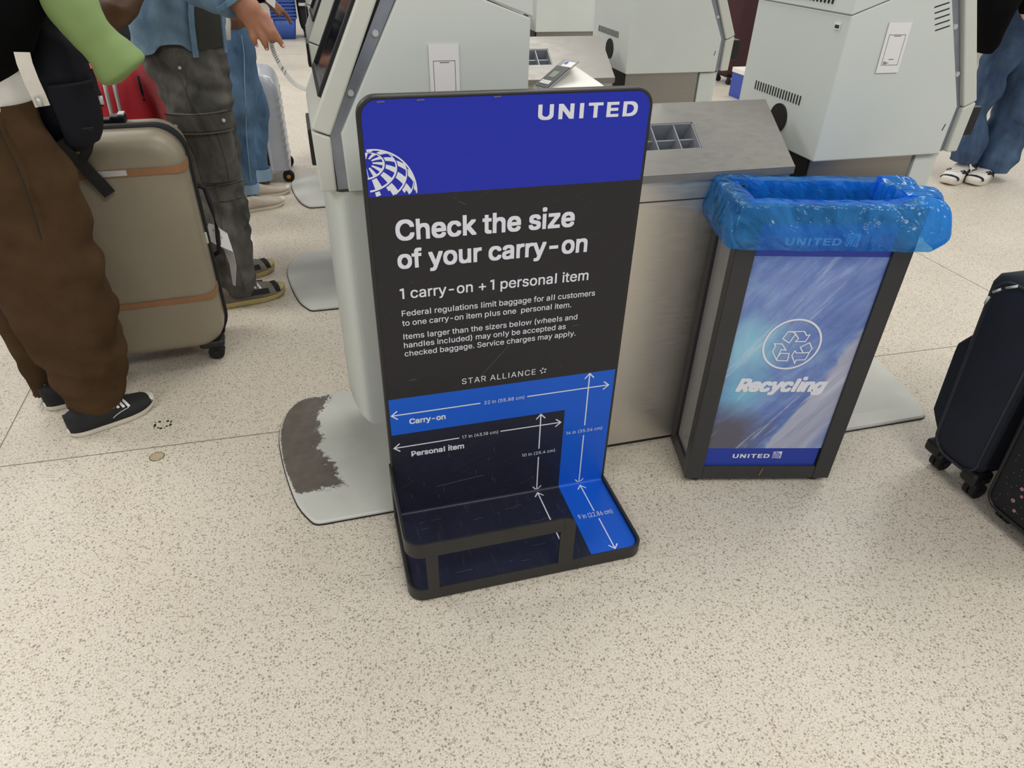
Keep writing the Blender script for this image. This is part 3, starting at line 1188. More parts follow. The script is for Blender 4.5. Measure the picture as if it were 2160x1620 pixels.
# blue liner bag folded over the bin's rim
def bag():
    loop = []
    o = 0.006
    x0, x1, y0, y1 = -o, bw + o, -o, bdp + o
    n = 200
    per = 2 * (x1 - x0 + y1 - y0)
    for k in range(n):
        s = per * k / n
        if s < x1 - x0:
            p = (x0 + s, y0)
        elif s < x1 - x0 + y1 - y0:
            p = (x1, y0 + s - (x1 - x0))
        elif s < 2 * (x1 - x0) + y1 - y0:
            p = (x1 - (s - (x1 - x0) - (y1 - y0)), y1)
        else:
            p = (x0, y1 - (s - 2 * (x1 - x0) - (y1 - y0)))
        loop.append(p)
    cx, cy = bw / 2, bdp / 2
    rows = []
    prof_ = [(0.014, 0.704), (0.016, 0.716), (0.014, 0.735), (0.010, 0.757), (0.008, 0.778), (0.006, 0.794), (0.001, 0.800), (-0.010, 0.802), (-0.029, 0.800),
             (-0.032, 0.785), (-0.034, 0.750), (-0.037, 0.70), (-0.040, 0.62), (-0.042, 0.52), (-0.05, 0.40), (-0.07, 0.26), (-0.09, 0.20)]
    for ri, (off, z) in enumerate(prof_):
        row = []
        for k, (x, y) in enumerate(loop):
            nx = (x - cx) / (bw / 2 + o)
            ny = (y - cy) / (bdp / 2 + o)
            # outward direction, softened at corners
            dx = nx ** 7 if abs(nx) < 1 else math.copysign(1, nx)
            dy = ny ** 7 if abs(ny) < 1 else math.copysign(1, ny)
            dl = math.hypot(dx, dy) or 1
            dx, dy = dx / max(dl, 1), dy / max(dl, 1)
            s = k / len(loop) * 30
            right = max(0.0, nx) ** 4
            q = Vector((x * 16, y * 16, z * 10))
            wr = noise.noise(q) * 0.010 + (0.2 - abs(noise.noise(q * 2.0))) * 0.016 + noise.noise(q * 2.3) * 0.005 + noise.noise(Vector((x * 60, y * 60, z * 14))) * 0.0035
            if ri < 7:
                bulge = 0.010 + 0.85 * abs(wr) + 0.006 * math.sin(ri)
                bulge += right * (0.024 * math.sin(PI * min(1, (ri + 1) / 7)))
                if ri <= 1:
                    bulge *= 0.6
            else:
                bulge = -0.6 * abs(wr)
                bulge -= right * 0.02
            z2 = z
            if 4 <= ri <= 8:
                z2 += 0.006 * noise.noise(Vector((x * 9, y * 9, 3))) + right * 0.012 * (1 + noise.noise(Vector((y * 30, 1, 2)))) - 0.008 * (1 - right) * (1 if ny < 0 else 0.4) * nx * nx * 0
            if ri <= 2:
                z2 += 0.006 * noise.noise(Vector((x * 12, y * 12, 8)))
            # bunched knot at the rear right corner
            kd = math.hypot(x - bw, (y - bdp * 0.45))
            kb = math.exp(-(kd / 0.045) ** 2)
            if ri < 8:
                bulge += kb * 0.034 * math.sin(PI * (ri + 1) / 9)
                z2 += kb * 0.010 * noise.noise(Vector((y * 70, ri * 1.3, 0)))
            d = off + bulge
            row.append(BF((x + dx * d, y + dy * d, z2)))
        rows.append(row)
    mb = MB()
    mb.rings(rows[:9], False, True)
    mb.cur = 1
    mb.rings(rows[8:], False, True)
    return mb


bg_ = bag().build('bin_liner_bag', [M['film'], M['film2']], None, subsurf=1, loc=BF((bw / 2, bdp / 2, 0.7)))
tag(bg_, 'clear blue plastic bin liner folded over the rim of the recycling bin', 'bag')

# ------------------------------------------------------------------ check-in kiosks
XC = 0.735
PITCH = 1.165


def kiosk(s, label, worn):
    """s=-1: faces left, s=+1: faces right.  lx is measured outward from the line between the two rows"""
    def K(p):
        return Vector((XC + s * p[0], p[1], p[2]))
    root = thing('check_in_kiosk', (XC + s * 0.55, 0.36, 0), label, 'kiosk', 'check-in kiosks')
    y0, y1 = 0.18, 0.555
    # floor plate, dished slightly, curved outer end
    out = [(0.915, 0.037), (0.940, 0.040), (0.957, 0.060), (0.985, 0.12), (1.007, 0.216), (1.023, 0.32), (1.031, 0.42), (1.018, 0.51), (0.98, 0.58), (0.935, 0.612)]
    out = [p for p in catmull(out, 24)]
    poly = [(0.36, 0.612), (0.36, 0.215), (0.52, 0.040)] + list(out)
    pm = MB()
    n = len(poly)
    zt = [0.014 if p[0] < 0.96 else 0.012 for p in poly]
    cxp, cyp = 0.66, 0.33
    rows = [[K((p[0], p[1], 0.0)) for p in poly],
            [K((p[0], p[1], 0.008)) for p in poly],
            [K((cxp + (p[0] - cxp) * 0.985, cyp + (p[1] - cyp) * 0.985, 0.012)) for p in poly],
            [K((cxp + (p[0] - cxp) * 0.80, cyp + (p[1] - cyp) * 0.80, 0.016)) for p in poly]]
    pm.rings(rows, True, False)
    plate = pm.build('floor_plate', M['worn'] if worn else M['plate'], root)
    if worn:
        sh_ = Vector((-0.296, 0.30, 0.0)) - ORG[root.name]
        plate.data.transform(Matrix.Translation(-sh_))
        plate.location = sh_
    eg = MB()
    eg.rings([[K((cxp + (p[0] - cxp) * 1.006, cyp + (p[1] - cyp) * 1.006, z)) for p in poly] for z in (0.0005, 0.004)], True, False)
    eg.build('plate_edge_seal', M['gap'], root)
    # steel pedestal box
    mb = MB()
    mb.cur = 0
    mb.box((0.385, 0.20, 0.012), (0.70, 0.52, 0.80), K)
    mb.build('pedestal_box', M['steeldark'], root, bevel=0.002)
    mb = MB().box((0.378, 0.205, 0.0), (0.384, 0.515, 0.80), K)
    mb.build('pedestal_back', M['gap'], root)
    # curved post under the screen
    pn = []
    for k in range(37):
        a = -PI / 2 + PI * k / 36
        pn.append((0.765 + 0.048 * math.cos(a) ** 0.8 if abs(math.cos(a)) > 1e-6 else 0.765, 0.36 + 0.165 * math.sin(a)))
    poly = [(0.705, 0.195)] + pn + [(0.705, 0.525)]
    mb = MB()
    rows = []
    for z, q in ((0.176, 0.72), (0.180, 0.84), (0.190, 0.94), (0.225, 1.0), (0.45, 1.0), (0.792, 1.0)):
        rows.append([K((0.705 + (p[0] - 0.705), p[1], z + (0.045 * max(0, (p[0] - 0.765) / 0.048) if z < 0.21 else 0))) for p in poly])
    mb.rings(rows, True, False)
    mb.build('post', M['kiosk'], root, bevel=0.002)
    mb = MB()
    mb.prism([(0.700 + (p[0] - 0.7) * 1.02, p[1]) for p in poly], 0.792, 0.797, 'z', K)
    mb.build('post_cap', M['kdoor'], root)
    # head housing
    prof_ = [(0.375, 0.802), (0.762, 0.802), (0.765, 0.92), (0.610, 1.205), (0.375, 1.125)]
    mb = MB()
    mb.prism(prof_, y0, y1, 'y', K)
    head = mb.build('head_housing', M['kiosk'], root, bevel=0.003)
    vt = MB()
    for k in range(18):
        yy = y1 - 0.070 - k * 0.0118
        vt.box((0.3735, yy, 0.914), (0.3755, yy + 0.0035, 0.936), K)
    for k in range(5 if s > 0 else 0):
        x_, z_ = 0.63 - 0.006 * k + 0.012 * k, 1.150 - 0.012 * k
        vt.add([K((x_ - 0.038, y0 - 0.0005, z_ - 0.010)), K((x_, y0 - 0.0005, z_)), K((x_, y0 - 0.0005, z_ + 0.003)), K((x_ - 0.038, y0 - 0.0005, z_ - 0.007))], [(0, 1, 2, 3)])
    vt.build('vent_grille', M['gap'], head)
    vt = MB()
    if s > 0:
        vt.add([K((0.742, y0 - 0.0005, 0.862)), K((0.745, y0 - 0.0005, 0.862)), K((0.749, y0 - 0.0005, 0.878)), K((0.746, y0 - 0.0005, 0.878))], [(0, 1, 2, 3)])
    if s > 0:
        vt.build('key_slot', M['gap'], head)
    # hood
    hp_ = [(0.371, 1.126), (0.612, 1.208), (0.607, 1.250), (0.520, 1.245), (0.374, 1.172)]
    mb = MB()
    mb.prism(hp_, y0 - 0.003, y1 + 0.003, 'y', K)
    hood = mb.build('hood', M['kiosk'], root, bevel=0.003)
    vt = MB()
    for k in range(15):
        yy = y0 + 0.07 + k * 0.014
        vt.box((0.3695, yy, 1.142), (0.3725, yy + 0.004, 1.168), K)
    vt.build('vent_grille', M['gap'], hood)
    # recessed metal strip between head and door
    mb = MB()
    mb.prism([(0.762, 0.805), (0.783, 0.805), (0.787, 0.918), (0.640, 1.205), (0.612, 1.205), (0.765, 0.92)], y0 + 0.012, y1 - 0.012, 'y', K)
    mb.build('hinge_strip', M['bolt'], root)
    for x_, z_ in ((0.680, 1.100), (0.737, 0.995)):
        mb = MB()
        mb.disc(K((x_, y0 + 0.010, z_)), (0, 1, 0), 0.006, 0.006, 12)
        mb.build('hinge_bolt', M['silver'], root)
    # door: upper screen frame and lower section
    mb = MB()
    mb.prism([(0.786, 0.917), (0.822, 0.932), (0.690, 1.195), (0.650, 1.205)], y0, y1, 'y', K)
    up = mb.build('screen_door', M['kdoor'], root, bevel=0.004)
    dd = Vector((0.690 - 0.822, 0, 1.195 - 0.932)).normalized()
    nn = Vector((dd.z, 0, -dd.x))

    def S(p):  # p: along slope, across, out
        q = Vector((0.822, 0, 0.932)) + dd * p[0] + nn * p[2]
        return K((q.x, y0 + p[1], q.z))
    mb = MB().box((0.075, 0.035, -0.004), (0.285, 0.325, 0.0012), S)
    scr = mb.build('screen', M['glass'], root)
    mb = MB()
    for lo, hi in (((0.060, 0.020, -0.003), (0.075, 0.340, 0.007)), ((0.285, 0.020, -0.003), (0.300, 0.340, 0.007)), ((0.075, 0.020, -0.003), (0.285, 0.035, 0.007)), ((0.075, 0.325, -0.003), (0.285, 0.340, 0.007))):
        mb.box(lo, hi, S)
    mb.build('screen_bezel', M['gap'], root, bevel=0.001)
    mb = MB()
    mb.prism([(0.786, 0.805), (0.819, 0.805), (0.822, 0.928), (0.786, 0.914)], y0, y1, 'y', K)
    mb.build('lower_door', M['kdoor'], root, bevel=0.004)
    mb = MB()
    mb.box((0.818, 0.25, 0.840), (0.829, 0.40, 0.915), K) if s < 0 else mb.box((0.818, 0.19, 0.842), (0.858, 0.34, 0.915), K)
    mb.build('card_reader', M['gap'], root, bevel=0.003)
    mb = MB()
    mb.box((0.818, 0.44, 0.815), (0.829, 0.49, 0.838), K)
    mb.build('receipt_slot', M['gap'], root, bevel=0.003)
    # round cable grommet in the back
    mb = MB()
    mb.disc(K((0.374, 0.355, 0.868)), (1, 0, 0), 0.036, 0.006, 24)
    mb.build('cable_hole', M['gap'], root)
    return root


k1 = kiosk(-1, 'grey check-in kiosk with a worn brown floor plate, behind the bag sizer', True)
k2 = kiosk(1, 'grey check-in kiosk standing behind the recycling bin', False)
# paper notices taped to the two front kiosks (code left out)


def notice(x0, x1, z0, z1, shear, label):
    mb = MB()
    y = 0.1770
    fr = frame((0, 0, 0), (1, 0, 0), (0, 1, 0), (0, 0, 1))

    def q(a, b):
        return (x0 + (x1 - x0) * a + shear * b, z0 + (z1 - z0) * b)
    P = [q(0, 0), q(1, 0), q(1, 1), q(0, 1)]
    mb.prism(P, y, y + 0.0015, 'y')
    o = mb.build('paper_notice', M['paper'], None, loc=(P[0][0], y, P[0][1]))
    tag(o, label, 'notice', 'paper notices on the kiosks')
    pr = MB()
    stroke(pr, [q(0.14, 0.16), q(0.86, 0.16), q(0.86, 0.76), q(0.14, 0.76)], 0.0008, fr, y - 0.0004, True)
    for a, b, c in ((0.36, 0.66, 0.735), (0.40, 0.62, 0.275), (0.2, 0.30, 0.225), (0.2, 0.42, 0.205), (0.2, 0.34, 0.185)):
        stroke(pr, [q(a, c), q(b, c)], 0.0011, fr, y - 0.0004)
    pr.build('printed_lines', M['print_'], o)


notice(0.155, 0.215, 0.958, 1.081, -0.002, 'white paper notice taped to the side of the kiosk behind the bag sizer')
notice(1.217, 1.280, 1.005, 1.112, -0.003, 'white paper notice taped to the side of the kiosk behind the recycling bin')
mb = MB()
mb.box((XC + 0.375 - 0.0022, 0.208, 1.093), (XC + 0.375 - 0.0005, 0.228, 1.108))
asset = mb.build('asset_sticker', M['paper'], None, loc=(XC + 0.373, 0.218, 1.10))
tag(asset, 'tiny white barcode sticker on the back of the kiosk behind the recycling bin', 'sticker')
mb = MB()
for k in range(7):
    yy = 0.2105 + k * 0.0022
    mb.box((XC + 0.375 - 0.0030, yy, 1.0960), (XC + 0.375 - 0.0022, yy + 0.0012, 1.1030))
mb.build('barcode', M['print_'], asset)
# hairline scratch on the near kiosk
for r_ in (1, 2):
    nm = ('second', 'third', 'fourth')[r_ - 1]
    a = copy_tree(k1, (0.032 * r_, PITCH * r_, 0), 'screen-left grey kiosk, %s in the left row behind the bag sizer' % nm)
    for ch_ in a.children:
        if ch_.name.startswith('floor_plate'):
            ch_.data = ch_.data.copy()
            ch_.data.materials[0] = M['plate']
    copy_tree(k2, (0, PITCH * r_, 0), 'screen-right grey kiosk, %s in the right row behind the recycling bin' % nm)

# ------------------------------------------------------------------ steel counters between the rows
def counter(label):
    root = thing('steel_counter', (0.72, 0.36, 0), label, 'counter', 'steel counters between the kiosks')
    xa, xb = 0.448, 1.030
    # open the body under the slot: simple closed body kept below the tray
    mb = MB()
    mb.box((xa + 0.004, 0.146, 0.012), (xb - 0.004, 0.490, 0.745))
    for x in (xa + 0.004, xb - 0.008):
        mb.prism([(0.146, 0.745), (0.146, 0.80), (0.318, 0.918), (0.490, 0.80), (0.490, 0.745)], x, x + 0.004, 'x')
    mb.box((xa + 0.004, 0.146, 0.745), (xb - 0.004, 0.150, 0.803))
    mb.box((xa + 0.004, 0.486, 0.745), (xb - 0.004, 0.490, 0.803))
    body = mb.build('cabinet_body', M['steel'], root)
    mb = MB().box((xa + 0.01, 0.150, 0.0), (xb - 0.01, 0.486, 0.012))
    mb.build('plinth', M['gap'], root)
    mb = MB().box((xa + 0.004, 0.1445, 0.742), (xb - 0.004, 0.1462, 0.7445))
    mb.build('panel_seam', M['keypad'], root)
    # sloped top with a rectangular slot
    sy = Vector((0, 0.316 - 0.14, 0.925 - 0.808))
    ln = sy.length
    sy.normalize()
    nz = Vector((0, -sy.z, sy.y))
    S = frame((0, 0.14, 0.808), (1, 0, 0), sy, nz)
    s0, s1, x0, x1 = 0.070, 0.149, 0.500, 0.803
    mb = MB()
    mb.box((xa, 0, -0.003), (xb, s0, 0), S)
    mb.box((xa, s1, -0.003), (xb, ln, 0), S)
    mb.box((xa, s0, -0.003), (x0, s1, 0), S)
    mb.box((x1, s0, -0.003), (xb, s1, 0), S)
    mb.box((xa, -0.0012, -0.012), (xb, 0.0012, 0.0006), S)
    B = frame((0, 0.492, 0.808), (1, 0, 0), (0, -sy.y, sy.z), (0, sy.z, sy.y))
    mb.box((xa, 0, -0.003), (xb, ln, 0), B)
    mb.box((xa, 0.1395, 0.790), (xb, 0.1415, 0.808))
    mb.build('sloped_top', M['steeltop'], root)
    # ticket tray with clear dividers
    mb = MB()
    mb.box((x0, s0, -0.075), (x1, s1, -0.072), S)
    for a in (x0, x1 - 0.003):
        mb.box((a, s0, -0.072), (a + 0.003, s1, -0.002), S)
    mb.box((x0, s0, -0.072), (x1, s0 + 0.003, -0.002), S)
    mb.box((x0, s1 - 0.003, -0.072), (x1, s1, -0.002), S)
    tr = mb.build('slot_tray', M['acrylic'], root)
    mb = MB()
    for a in (0.552, 0.622, 0.692, 0.752):
        mb.box((a, s0 + 0.003, -0.060), (a + 0.003, s1 - 0.003, -0.004), S)
    mb.box((x0 + 0.003, (s0 + s1) / 2, -0.06), (x1 - 0.003, (s0 + s1) / 2 + 0.003, -0.016), S)
    mb.build('divider', M['acrylic'], tr)
    return root


c1 = counter('brushed steel counter with a slotted sloping top, beside the recycling bin')
copy_tree(c1, (0, 1.12, 0), 'brushed steel counter behind the small keypad scale display')
copy_tree(c1, (0, 2.26, 0), 'brushed steel counter in the third row, mostly hidden by kiosks')

# ------------------------------------------------------------------ scale display
sd = thing('scale_display', (0.70, 0.86, 0), 'small white scale display with a dark keypad, rising behind the bag sizer', 'scale display')
A_, B_, C_, D_ = ony(1190, 125, 0.91), ony(1125, 183, 0.87), ony(1157, 191, 0.74), ony(1222, 145, 0.83)
E_ = ony(1275, 181, 0.73)
E2 = E_ + (A_ - D_)
mb = MB()
low = -0.06
dn_ = Vector((0, 0, low))
mb.add([A_, B_, C_, D_, E_, E2, B_ + dn_, C_ + dn_, E_ + dn_, E2 + dn_],
       [(0, 1, 2, 3), (3, 2, 4), (0, 3, 4, 5), (0, 5, 1), (1, 6, 7, 2), (2, 7, 8, 4), (4, 8, 9, 5), (1, 5, 9, 6), (6, 9, 8, 7)])
mb.build('display_housing', M['white'], sd, bevel=0.002)
kx, ky = (A_ - B_), (C_ - B_)
kn = kx.cross(ky).normalized()
if kn.z < 0:
    kn = -kn


def KF(p):
    return B_ + kx * p[0] + ky * p[1] + kn * p[2]


mb = MB().box((0.0, 0.02, 0.0002), (0.98, 0.96, 0.0025), KF)
kp = mb.build('display_frame', M['clear'], sd)
mb = MB().box((0.03, 0.10, 0.0025), (0.74, 0.90, 0.0045), KF)
mb.build('keypad', M['keypad'], sd)
mb = MB().box((0.36, 0.30, 0.0045), (0.56, 0.66, 0.0052), KF)
mb.build('readout', M['lcd'], sd)
mb = MB()
for k in range(4):
    for j in range(2):
        mb.box((0.13 + j * 0.06, 0.2 + k * 0.15, 0.0045), (0.18 + j * 0.06, 0.31 + k * 0.15, 0.006), KF)
mb.build('keys', M['paper'], sd)
mb = MB().box((0.74, 0.30, 0.0025), (0.92, 0.90, 0.0032), KF)
stk = mb.build('display_sticker', M['paper'], sd)
mb = MB().box((0.82, 0.34, 0.0032), (0.91, 0.52, 0.0036), KF)
mb.build('sticker_emblem', M['fblue'], stk)
cc = (A_ + B_ + C_ + E_) / 4
mb = MB().box((cc.x - 0.03, cc.y - 0.02, 0.01), (cc.x + 0.03, cc.y + 0.02, min(B_.z, C_.z, E_.z) + low + 0.01))
mb.build('column', M['steel'], sd)
mb = MB().box((cc.x - 0.12, cc.y - 0.08, 0.0), (cc.x + 0.12, cc.y + 0.08, 0.012))
mb.build('column_base', M['keypad'], sd, bevel=0.003)

# ------------------------------------------------------------------ soft goods and people: helpers


def project(p):
    c = CROT.transposed() @ (Vector(p) - CLOC)
    return 1080 + FPX * c.x / -c.z, 810 - FPX * c.y / -c.z


def key(uL, uR, v, Y, ratio=0.8):
    """ellipse (cx, cy, cz, rx, ry) standing at depth Y whose outline spans uL..uR at height v"""
    c = ony((uL + uR) / 2, v, Y)
    xs = []
    for u in (uL, uR):
        x = c.x
        for _ in range(4):
            u0, u1 = project((x, Y, c.z))[0], project((x + 0.01, Y, c.z))[0]
            x += (u - u0) / (u1 - u0) * 0.01
        xs.append(x)
    rx = (xs[1] - xs[0]) / 2
    return ((xs[0] + xs[1]) / 2, Y, c.z, rx, rx * ratio)


def cloth(mb, keys, n=40, m=40, wr=0.008, fr=9.0, seed=0.0, hem=None, vert=0.35, cap=True):
    """wrinkled tube through the keys, bottom to top"""
    ks = catmull(keys, n)
    rs_ = []
    for i, (cx, cy, cz, rx, ry) in enumerate(ks):
        row = []
        for k in range(m):
            a = 2 * PI * k / m
            p = Vector((cx + rx * math.cos(a), cy + ry * math.sin(a), cz))
            if hem and i < n * 0.12:
                p.z += hem(p, a) * (1 - i / (n * 0.12))
            q = Vector((p.x * fr, p.y * fr, p.z * fr * vert)) + Vector((seed, seed * 2.1, 0))
            d = noise.noise(q) * wr + noise.noise(Vector((p.x * fr * 0.8, p.y * fr * 0.8, p.z * fr * 2.2 + p.x * fr)) + Vector((seed, 0, 0))) * wr * 0.7
            d += noise.noise(q * 2.7) * wr * 0.35
            d += (0.22 - abs(noise.noise(Vector((p.x * fr * 0.7 + p.z * 3, p.y * fr * 0.7, p.z * fr * 0.9)) + Vector((seed * 3, 1, 2))))) * wr * 1.3
            nrm = Vector((math.cos(a) / max(rx, 1e-4), math.sin(a) / max(ry, 1e-4), 0)).normalized()
            row.append(p + nrm * d)
        rs_.append(row)
    return mb.rings(rs_, cap, True)


def skin_patch(mb, keys, t0, t1, a0, a1, off, n=8, m=10, th=0.004):
    """raised patch on a cloth tube: t along the keys (0..1), a = angle in degrees (270 faces the camera)"""
    N = 200
    ks = catmull(keys, N)
    outer, inner = [], []
    for i in range(n + 1):
        t = t0 + (t1 - t0) * i / n
        cx, cy, cz, rx, ry = ks[int(max(0, min(N, t * N)))]
        ro, ri = [], []
        for j in range(m + 1):
            a = math.radians(a0 + (a1 - a0) * j / m)
            nx = Vector((math.cos(a), math.sin(a), 0))
            ro.append(Vector((cx + (rx + off) * nx.x, cy + (ry + off) * nx.y, cz)))
            ri.append(Vector((cx + (rx + off - th) * nx.x, cy + (ry + off - th) * nx.y, cz)))
        outer.append(ro + ri[::-1])
    mb.rings(outer, True, False)
    return mb


def limb(mb, pts, m=14, n=14, wr=0.0, seed=0.0):
    """tapered tube along 3-D points (x, y, z, r)"""
    ks = catmull(pts, n)
    rs_ = []
    for i, (x, y, z, r) in enumerate(ks):
        a, b = Vector(ks[max(i - 1, 0)][:3]), Vector(ks[min(i + 1, n)][:3])
        d = (b - a).normalized()
        u = d.cross(Vector((0.13, 0.9, 0.31))).normalized()
        w_ = d.cross(u)
        row = []
        for k in range(m):
            t = 2 * PI * k / m
            nv = u * math.cos(t) + w_ * math.sin(t)
            p = Vector((x, y, z)) + nv * r
            if wr:
                p += nv * (noise.noise(p * 22 + Vector((seed, 0, 0))) * wr + noise.noise(p * 50) * wr * 0.4)
            row.append(p)
        rs_.append(row)
    return mb.rings(rs_, True, True)


def capsule(mb, a, b, r0, r1, n=12):
    a, b = Vector(a), Vector(b)
    d = (b - a)
    L = d.length or 1e-4
    d /= L
    u = d.orthogonal().normalized()
    w_ = d.cross(u)
    rs_ = []
    steps = [(-math.cos(PI / 2 * k / 4) * r0, math.sin(PI / 2 * k / 4) * r0) for k in range(1, 5)]
    steps = [(-r0 * math.cos(t), r0 * math.sin(t)) for t in (0.15, 0.5, 0.95, 1.45)]
    steps += [(L + r1 * math.cos(t), r1 * math.sin(t)) for t in (1.45, 0.95, 0.5, 0.15)]
    for s, r in steps:
        rs_.append([a + d * s + (u * math.cos(2 * PI * k / n) + w_ * math.sin(2 * PI * k / n)) * r for k in range(n)])
    mb.rings(rs_, True, True)


def chain(mb, pts):
    for p, q in zip(pts, pts[1:]):
        capsule(mb, p[:3], q[:3], p[3], q[3])


def trunk(mb, pelvis, shoulder_h, face, grow=0.0, low=0.0):
    fx = Vector((math.cos(face), math.sin(face), 0))
    sx = Vector((-fx.y, fx.x, 0))
    P = Vector(pelvis)
    ch = P + Vector((0, 0, (shoulder_h - P.z) * 0.55)) + fx * 0.01
    sh = Vector((P.x, P.y, shoulder_h))
    b = P + Vector((0, 0, low))
    for sd_ in (1, -1):
        chain(mb, [(*(b + sx * 0.05 * sd_), 0.085 + grow), (*(b * 0.5 + ch * 0.5 + sx * 0.045 * sd_), 0.085 + grow), (*(ch + sx * 0.07 * sd_), 0.105 + grow), (*(sh + sx * 0.11 * sd_ - Vector((0, 0, 0.05))), 0.075 + grow)])
    return P, ch, sh, fx, sx


def fuse(o, voxel=0.010, it=4):
    md = o.modifiers.new('fuse', 'REMESH')
    md.mode = 'VOXEL'
    md.voxel_size = voxel
    md.use_smooth_shade = True
    sm = o.modifiers.new('relax', 'SMOOTH')
    sm.factor = 0.5
    sm.iterations = it


def garment(mb, pelvis, shoulder_h, face, arms, low=0.12, grow=0.016, cuff=0.88):
    """sleeved top following the figure's own trunk and arms"""
    P, ch, sh, fx, sx = trunk(mb, pelvis, shoulder_h, face, grow, low)
    for (el, wrp, _) in arms:
        el, wrp = Vector(el), Vector(wrp)
        s0 = sh + sx * (0.175 if (el - sh).dot(sx) > 0 else -0.175) - Vector((0, 0, 0.06))
        chain(mb, [(*(sh + (s0 - sh) * 0.4), 0.07), (*s0, 0.056 + grow), (*el, 0.042 + grow), (*(el + (wrp - el) * cuff), 0.030 + grow)])


def body(root, m, pelvis, legs, shoulder_h, face, arms, voxel=0.011, hands=None):
    """one continuous figure: legs, trunk, neck, head, arms and hands fused into one surface"""
    mb = MB()
    px_, py_, pz = pelvis
    fx = Vector((math.cos(face), math.sin(face), 0))
    sx = Vector((-fx.y, fx.x, 0))
    P = Vector(pelvis)
    for ks, an in legs:
        an = Vector((ks[0][0] - fx.x * 0.01, ks[0][1] - fx.y * 0.01, an[2]))
        pts = [(k_[0], k_[1], k_[2], min(0.07, 0.55 * min(k_[3], k_[4]))) for k_ in ks[::-1] if an.z + 0.10 < k_[2] < pz - 0.03]
        pts = [(*(P * 0.65 + Vector((pts[0][0], pts[0][1], pz)) * 0.35), 0.07)] + pts + [(*an, 0.030)]
        chain(mb, pts)
        chain(mb, [(*an, 0.028), (*(an * 1.0 + fx * 0.015 - Vector((0, 0, an.z - 0.052))), 0.022), (*(an + fx * 0.045 - Vector((0, 0, an.z - 0.042))), 0.012)])
    P, ch, sh, fx, sx = trunk(mb, pelvis, shoulder_h, face)
    neck = sh + Vector((0, 0, 0.07)) + fx * 0.01
    hd = sh + Vector((0, 0, 0.19)) + fx * 0.03
    chain(mb, [(*sh, 0.06), (*neck, 0.052), (*hd, 0.06)])
    chain(mb, [(*(hd + Vector((0, 0, 0.03)) - fx * 0.02), 0.088), (*(hd + Vector((0, 0, 0.02)) + fx * 0.02), 0.078)])
    chain(mb, [(*(hd + fx * 0.045 - Vector((0, 0, 0.055))), 0.040), (*(hd + fx * 0.055 - Vector((0, 0, 0.02))), 0.042)])
    chain(mb, [(*(hd + fx * 0.09 + Vector((0, 0, 0.012))), 0.010), (*(hd + fx * 0.105 - Vector((0, 0, 0.018))), 0.014)])
    for sd_ in (1, -1):
        chain(mb, [(*(hd + sx * 0.086 * sd_ + Vector((0, 0, 0.02))), 0.018), (*(hd + sx * 0.084 * sd_ - Vector((0, 0, 0.02))), 0.012)])
    chain(mb, [(*(hd + fx * 0.088 - Vector((0, 0, 0.048)) + sx * 0.02), 0.008), (*(hd + fx * 0.088 - Vector((0, 0, 0.048)) - sx * 0.02), 0.008)])
    for (el, wrp, palm) in arms:
        s0 = sh + sx * (0.175 if (Vector(el) - sh).dot(sx) > 0 else -0.175) - Vector((0, 0, 0.06))
        chain(mb, [(*s0, 0.056), (*el, 0.042), (*wrp, 0.029)])
        if palm == 'simple':
            d = (Vector(wrp) - Vector(el)).normalized()
            side = d.cross(fx if abs(d.dot(fx)) < 0.9 else Vector((0, 0, 1))).normalized()
            nn_ = d.cross(side)
            w0 = Vector(wrp)
            for f in range(4):
                o_ = side * (0.030 - 0.020 * f)
                kn = w0 + d * 0.085 + o_
                chain(mb, [(*(w0 + d * 0.01 + o_ * 0.5), 0.017), (*kn, 0.012), (*(kn + d * (0.035 + 0.006 * (f in (1, 2))) + nn_ * 0.008), 0.0095), (*(kn + d * (0.058 + 0.008 * (f in (1, 2))) + nn_ * 0.024), 0.008)])
            th = w0 + d * 0.035 + side * 0.036 + nn_ * 0.012
            chain(mb, [(*(w0 + d * 0.012 + side * 0.015), 0.016), (*th, 0.012), (*(th + d * 0.045 + side * 0.008 + nn_ * 0.012), 0.010)])
    for c in hands or ():
        chain(mb, c)
    o = mb.build('body', m, root)
    md = o.modifiers.new('fuse', 'REMESH')
    md.mode = 'VOXEL'
    md.voxel_size = voxel
    md.use_smooth_shade = True
    sm = o.modifiers.new('relax', 'SMOOTH')
    sm.factor = 0.5
    sm.iterations = 3
    # hair and eyes
    hb = MB()
    hb.ball(hd + Vector((0, 0, 0.045)) - fx * 0.022, 0.098, 20, 12, (1, 1, 0.92))
    h = hb.build('hair', M['hair'], root)
    for sd_ in (1, -1):
        eb = MB()
        eb.ball(hd + fx * 0.088 + sx * 0.032 * sd_ + Vector((0, 0, 0.012)), 0.010, 10, 7)
        eb.build('eye', M['glass'], root)
    return o


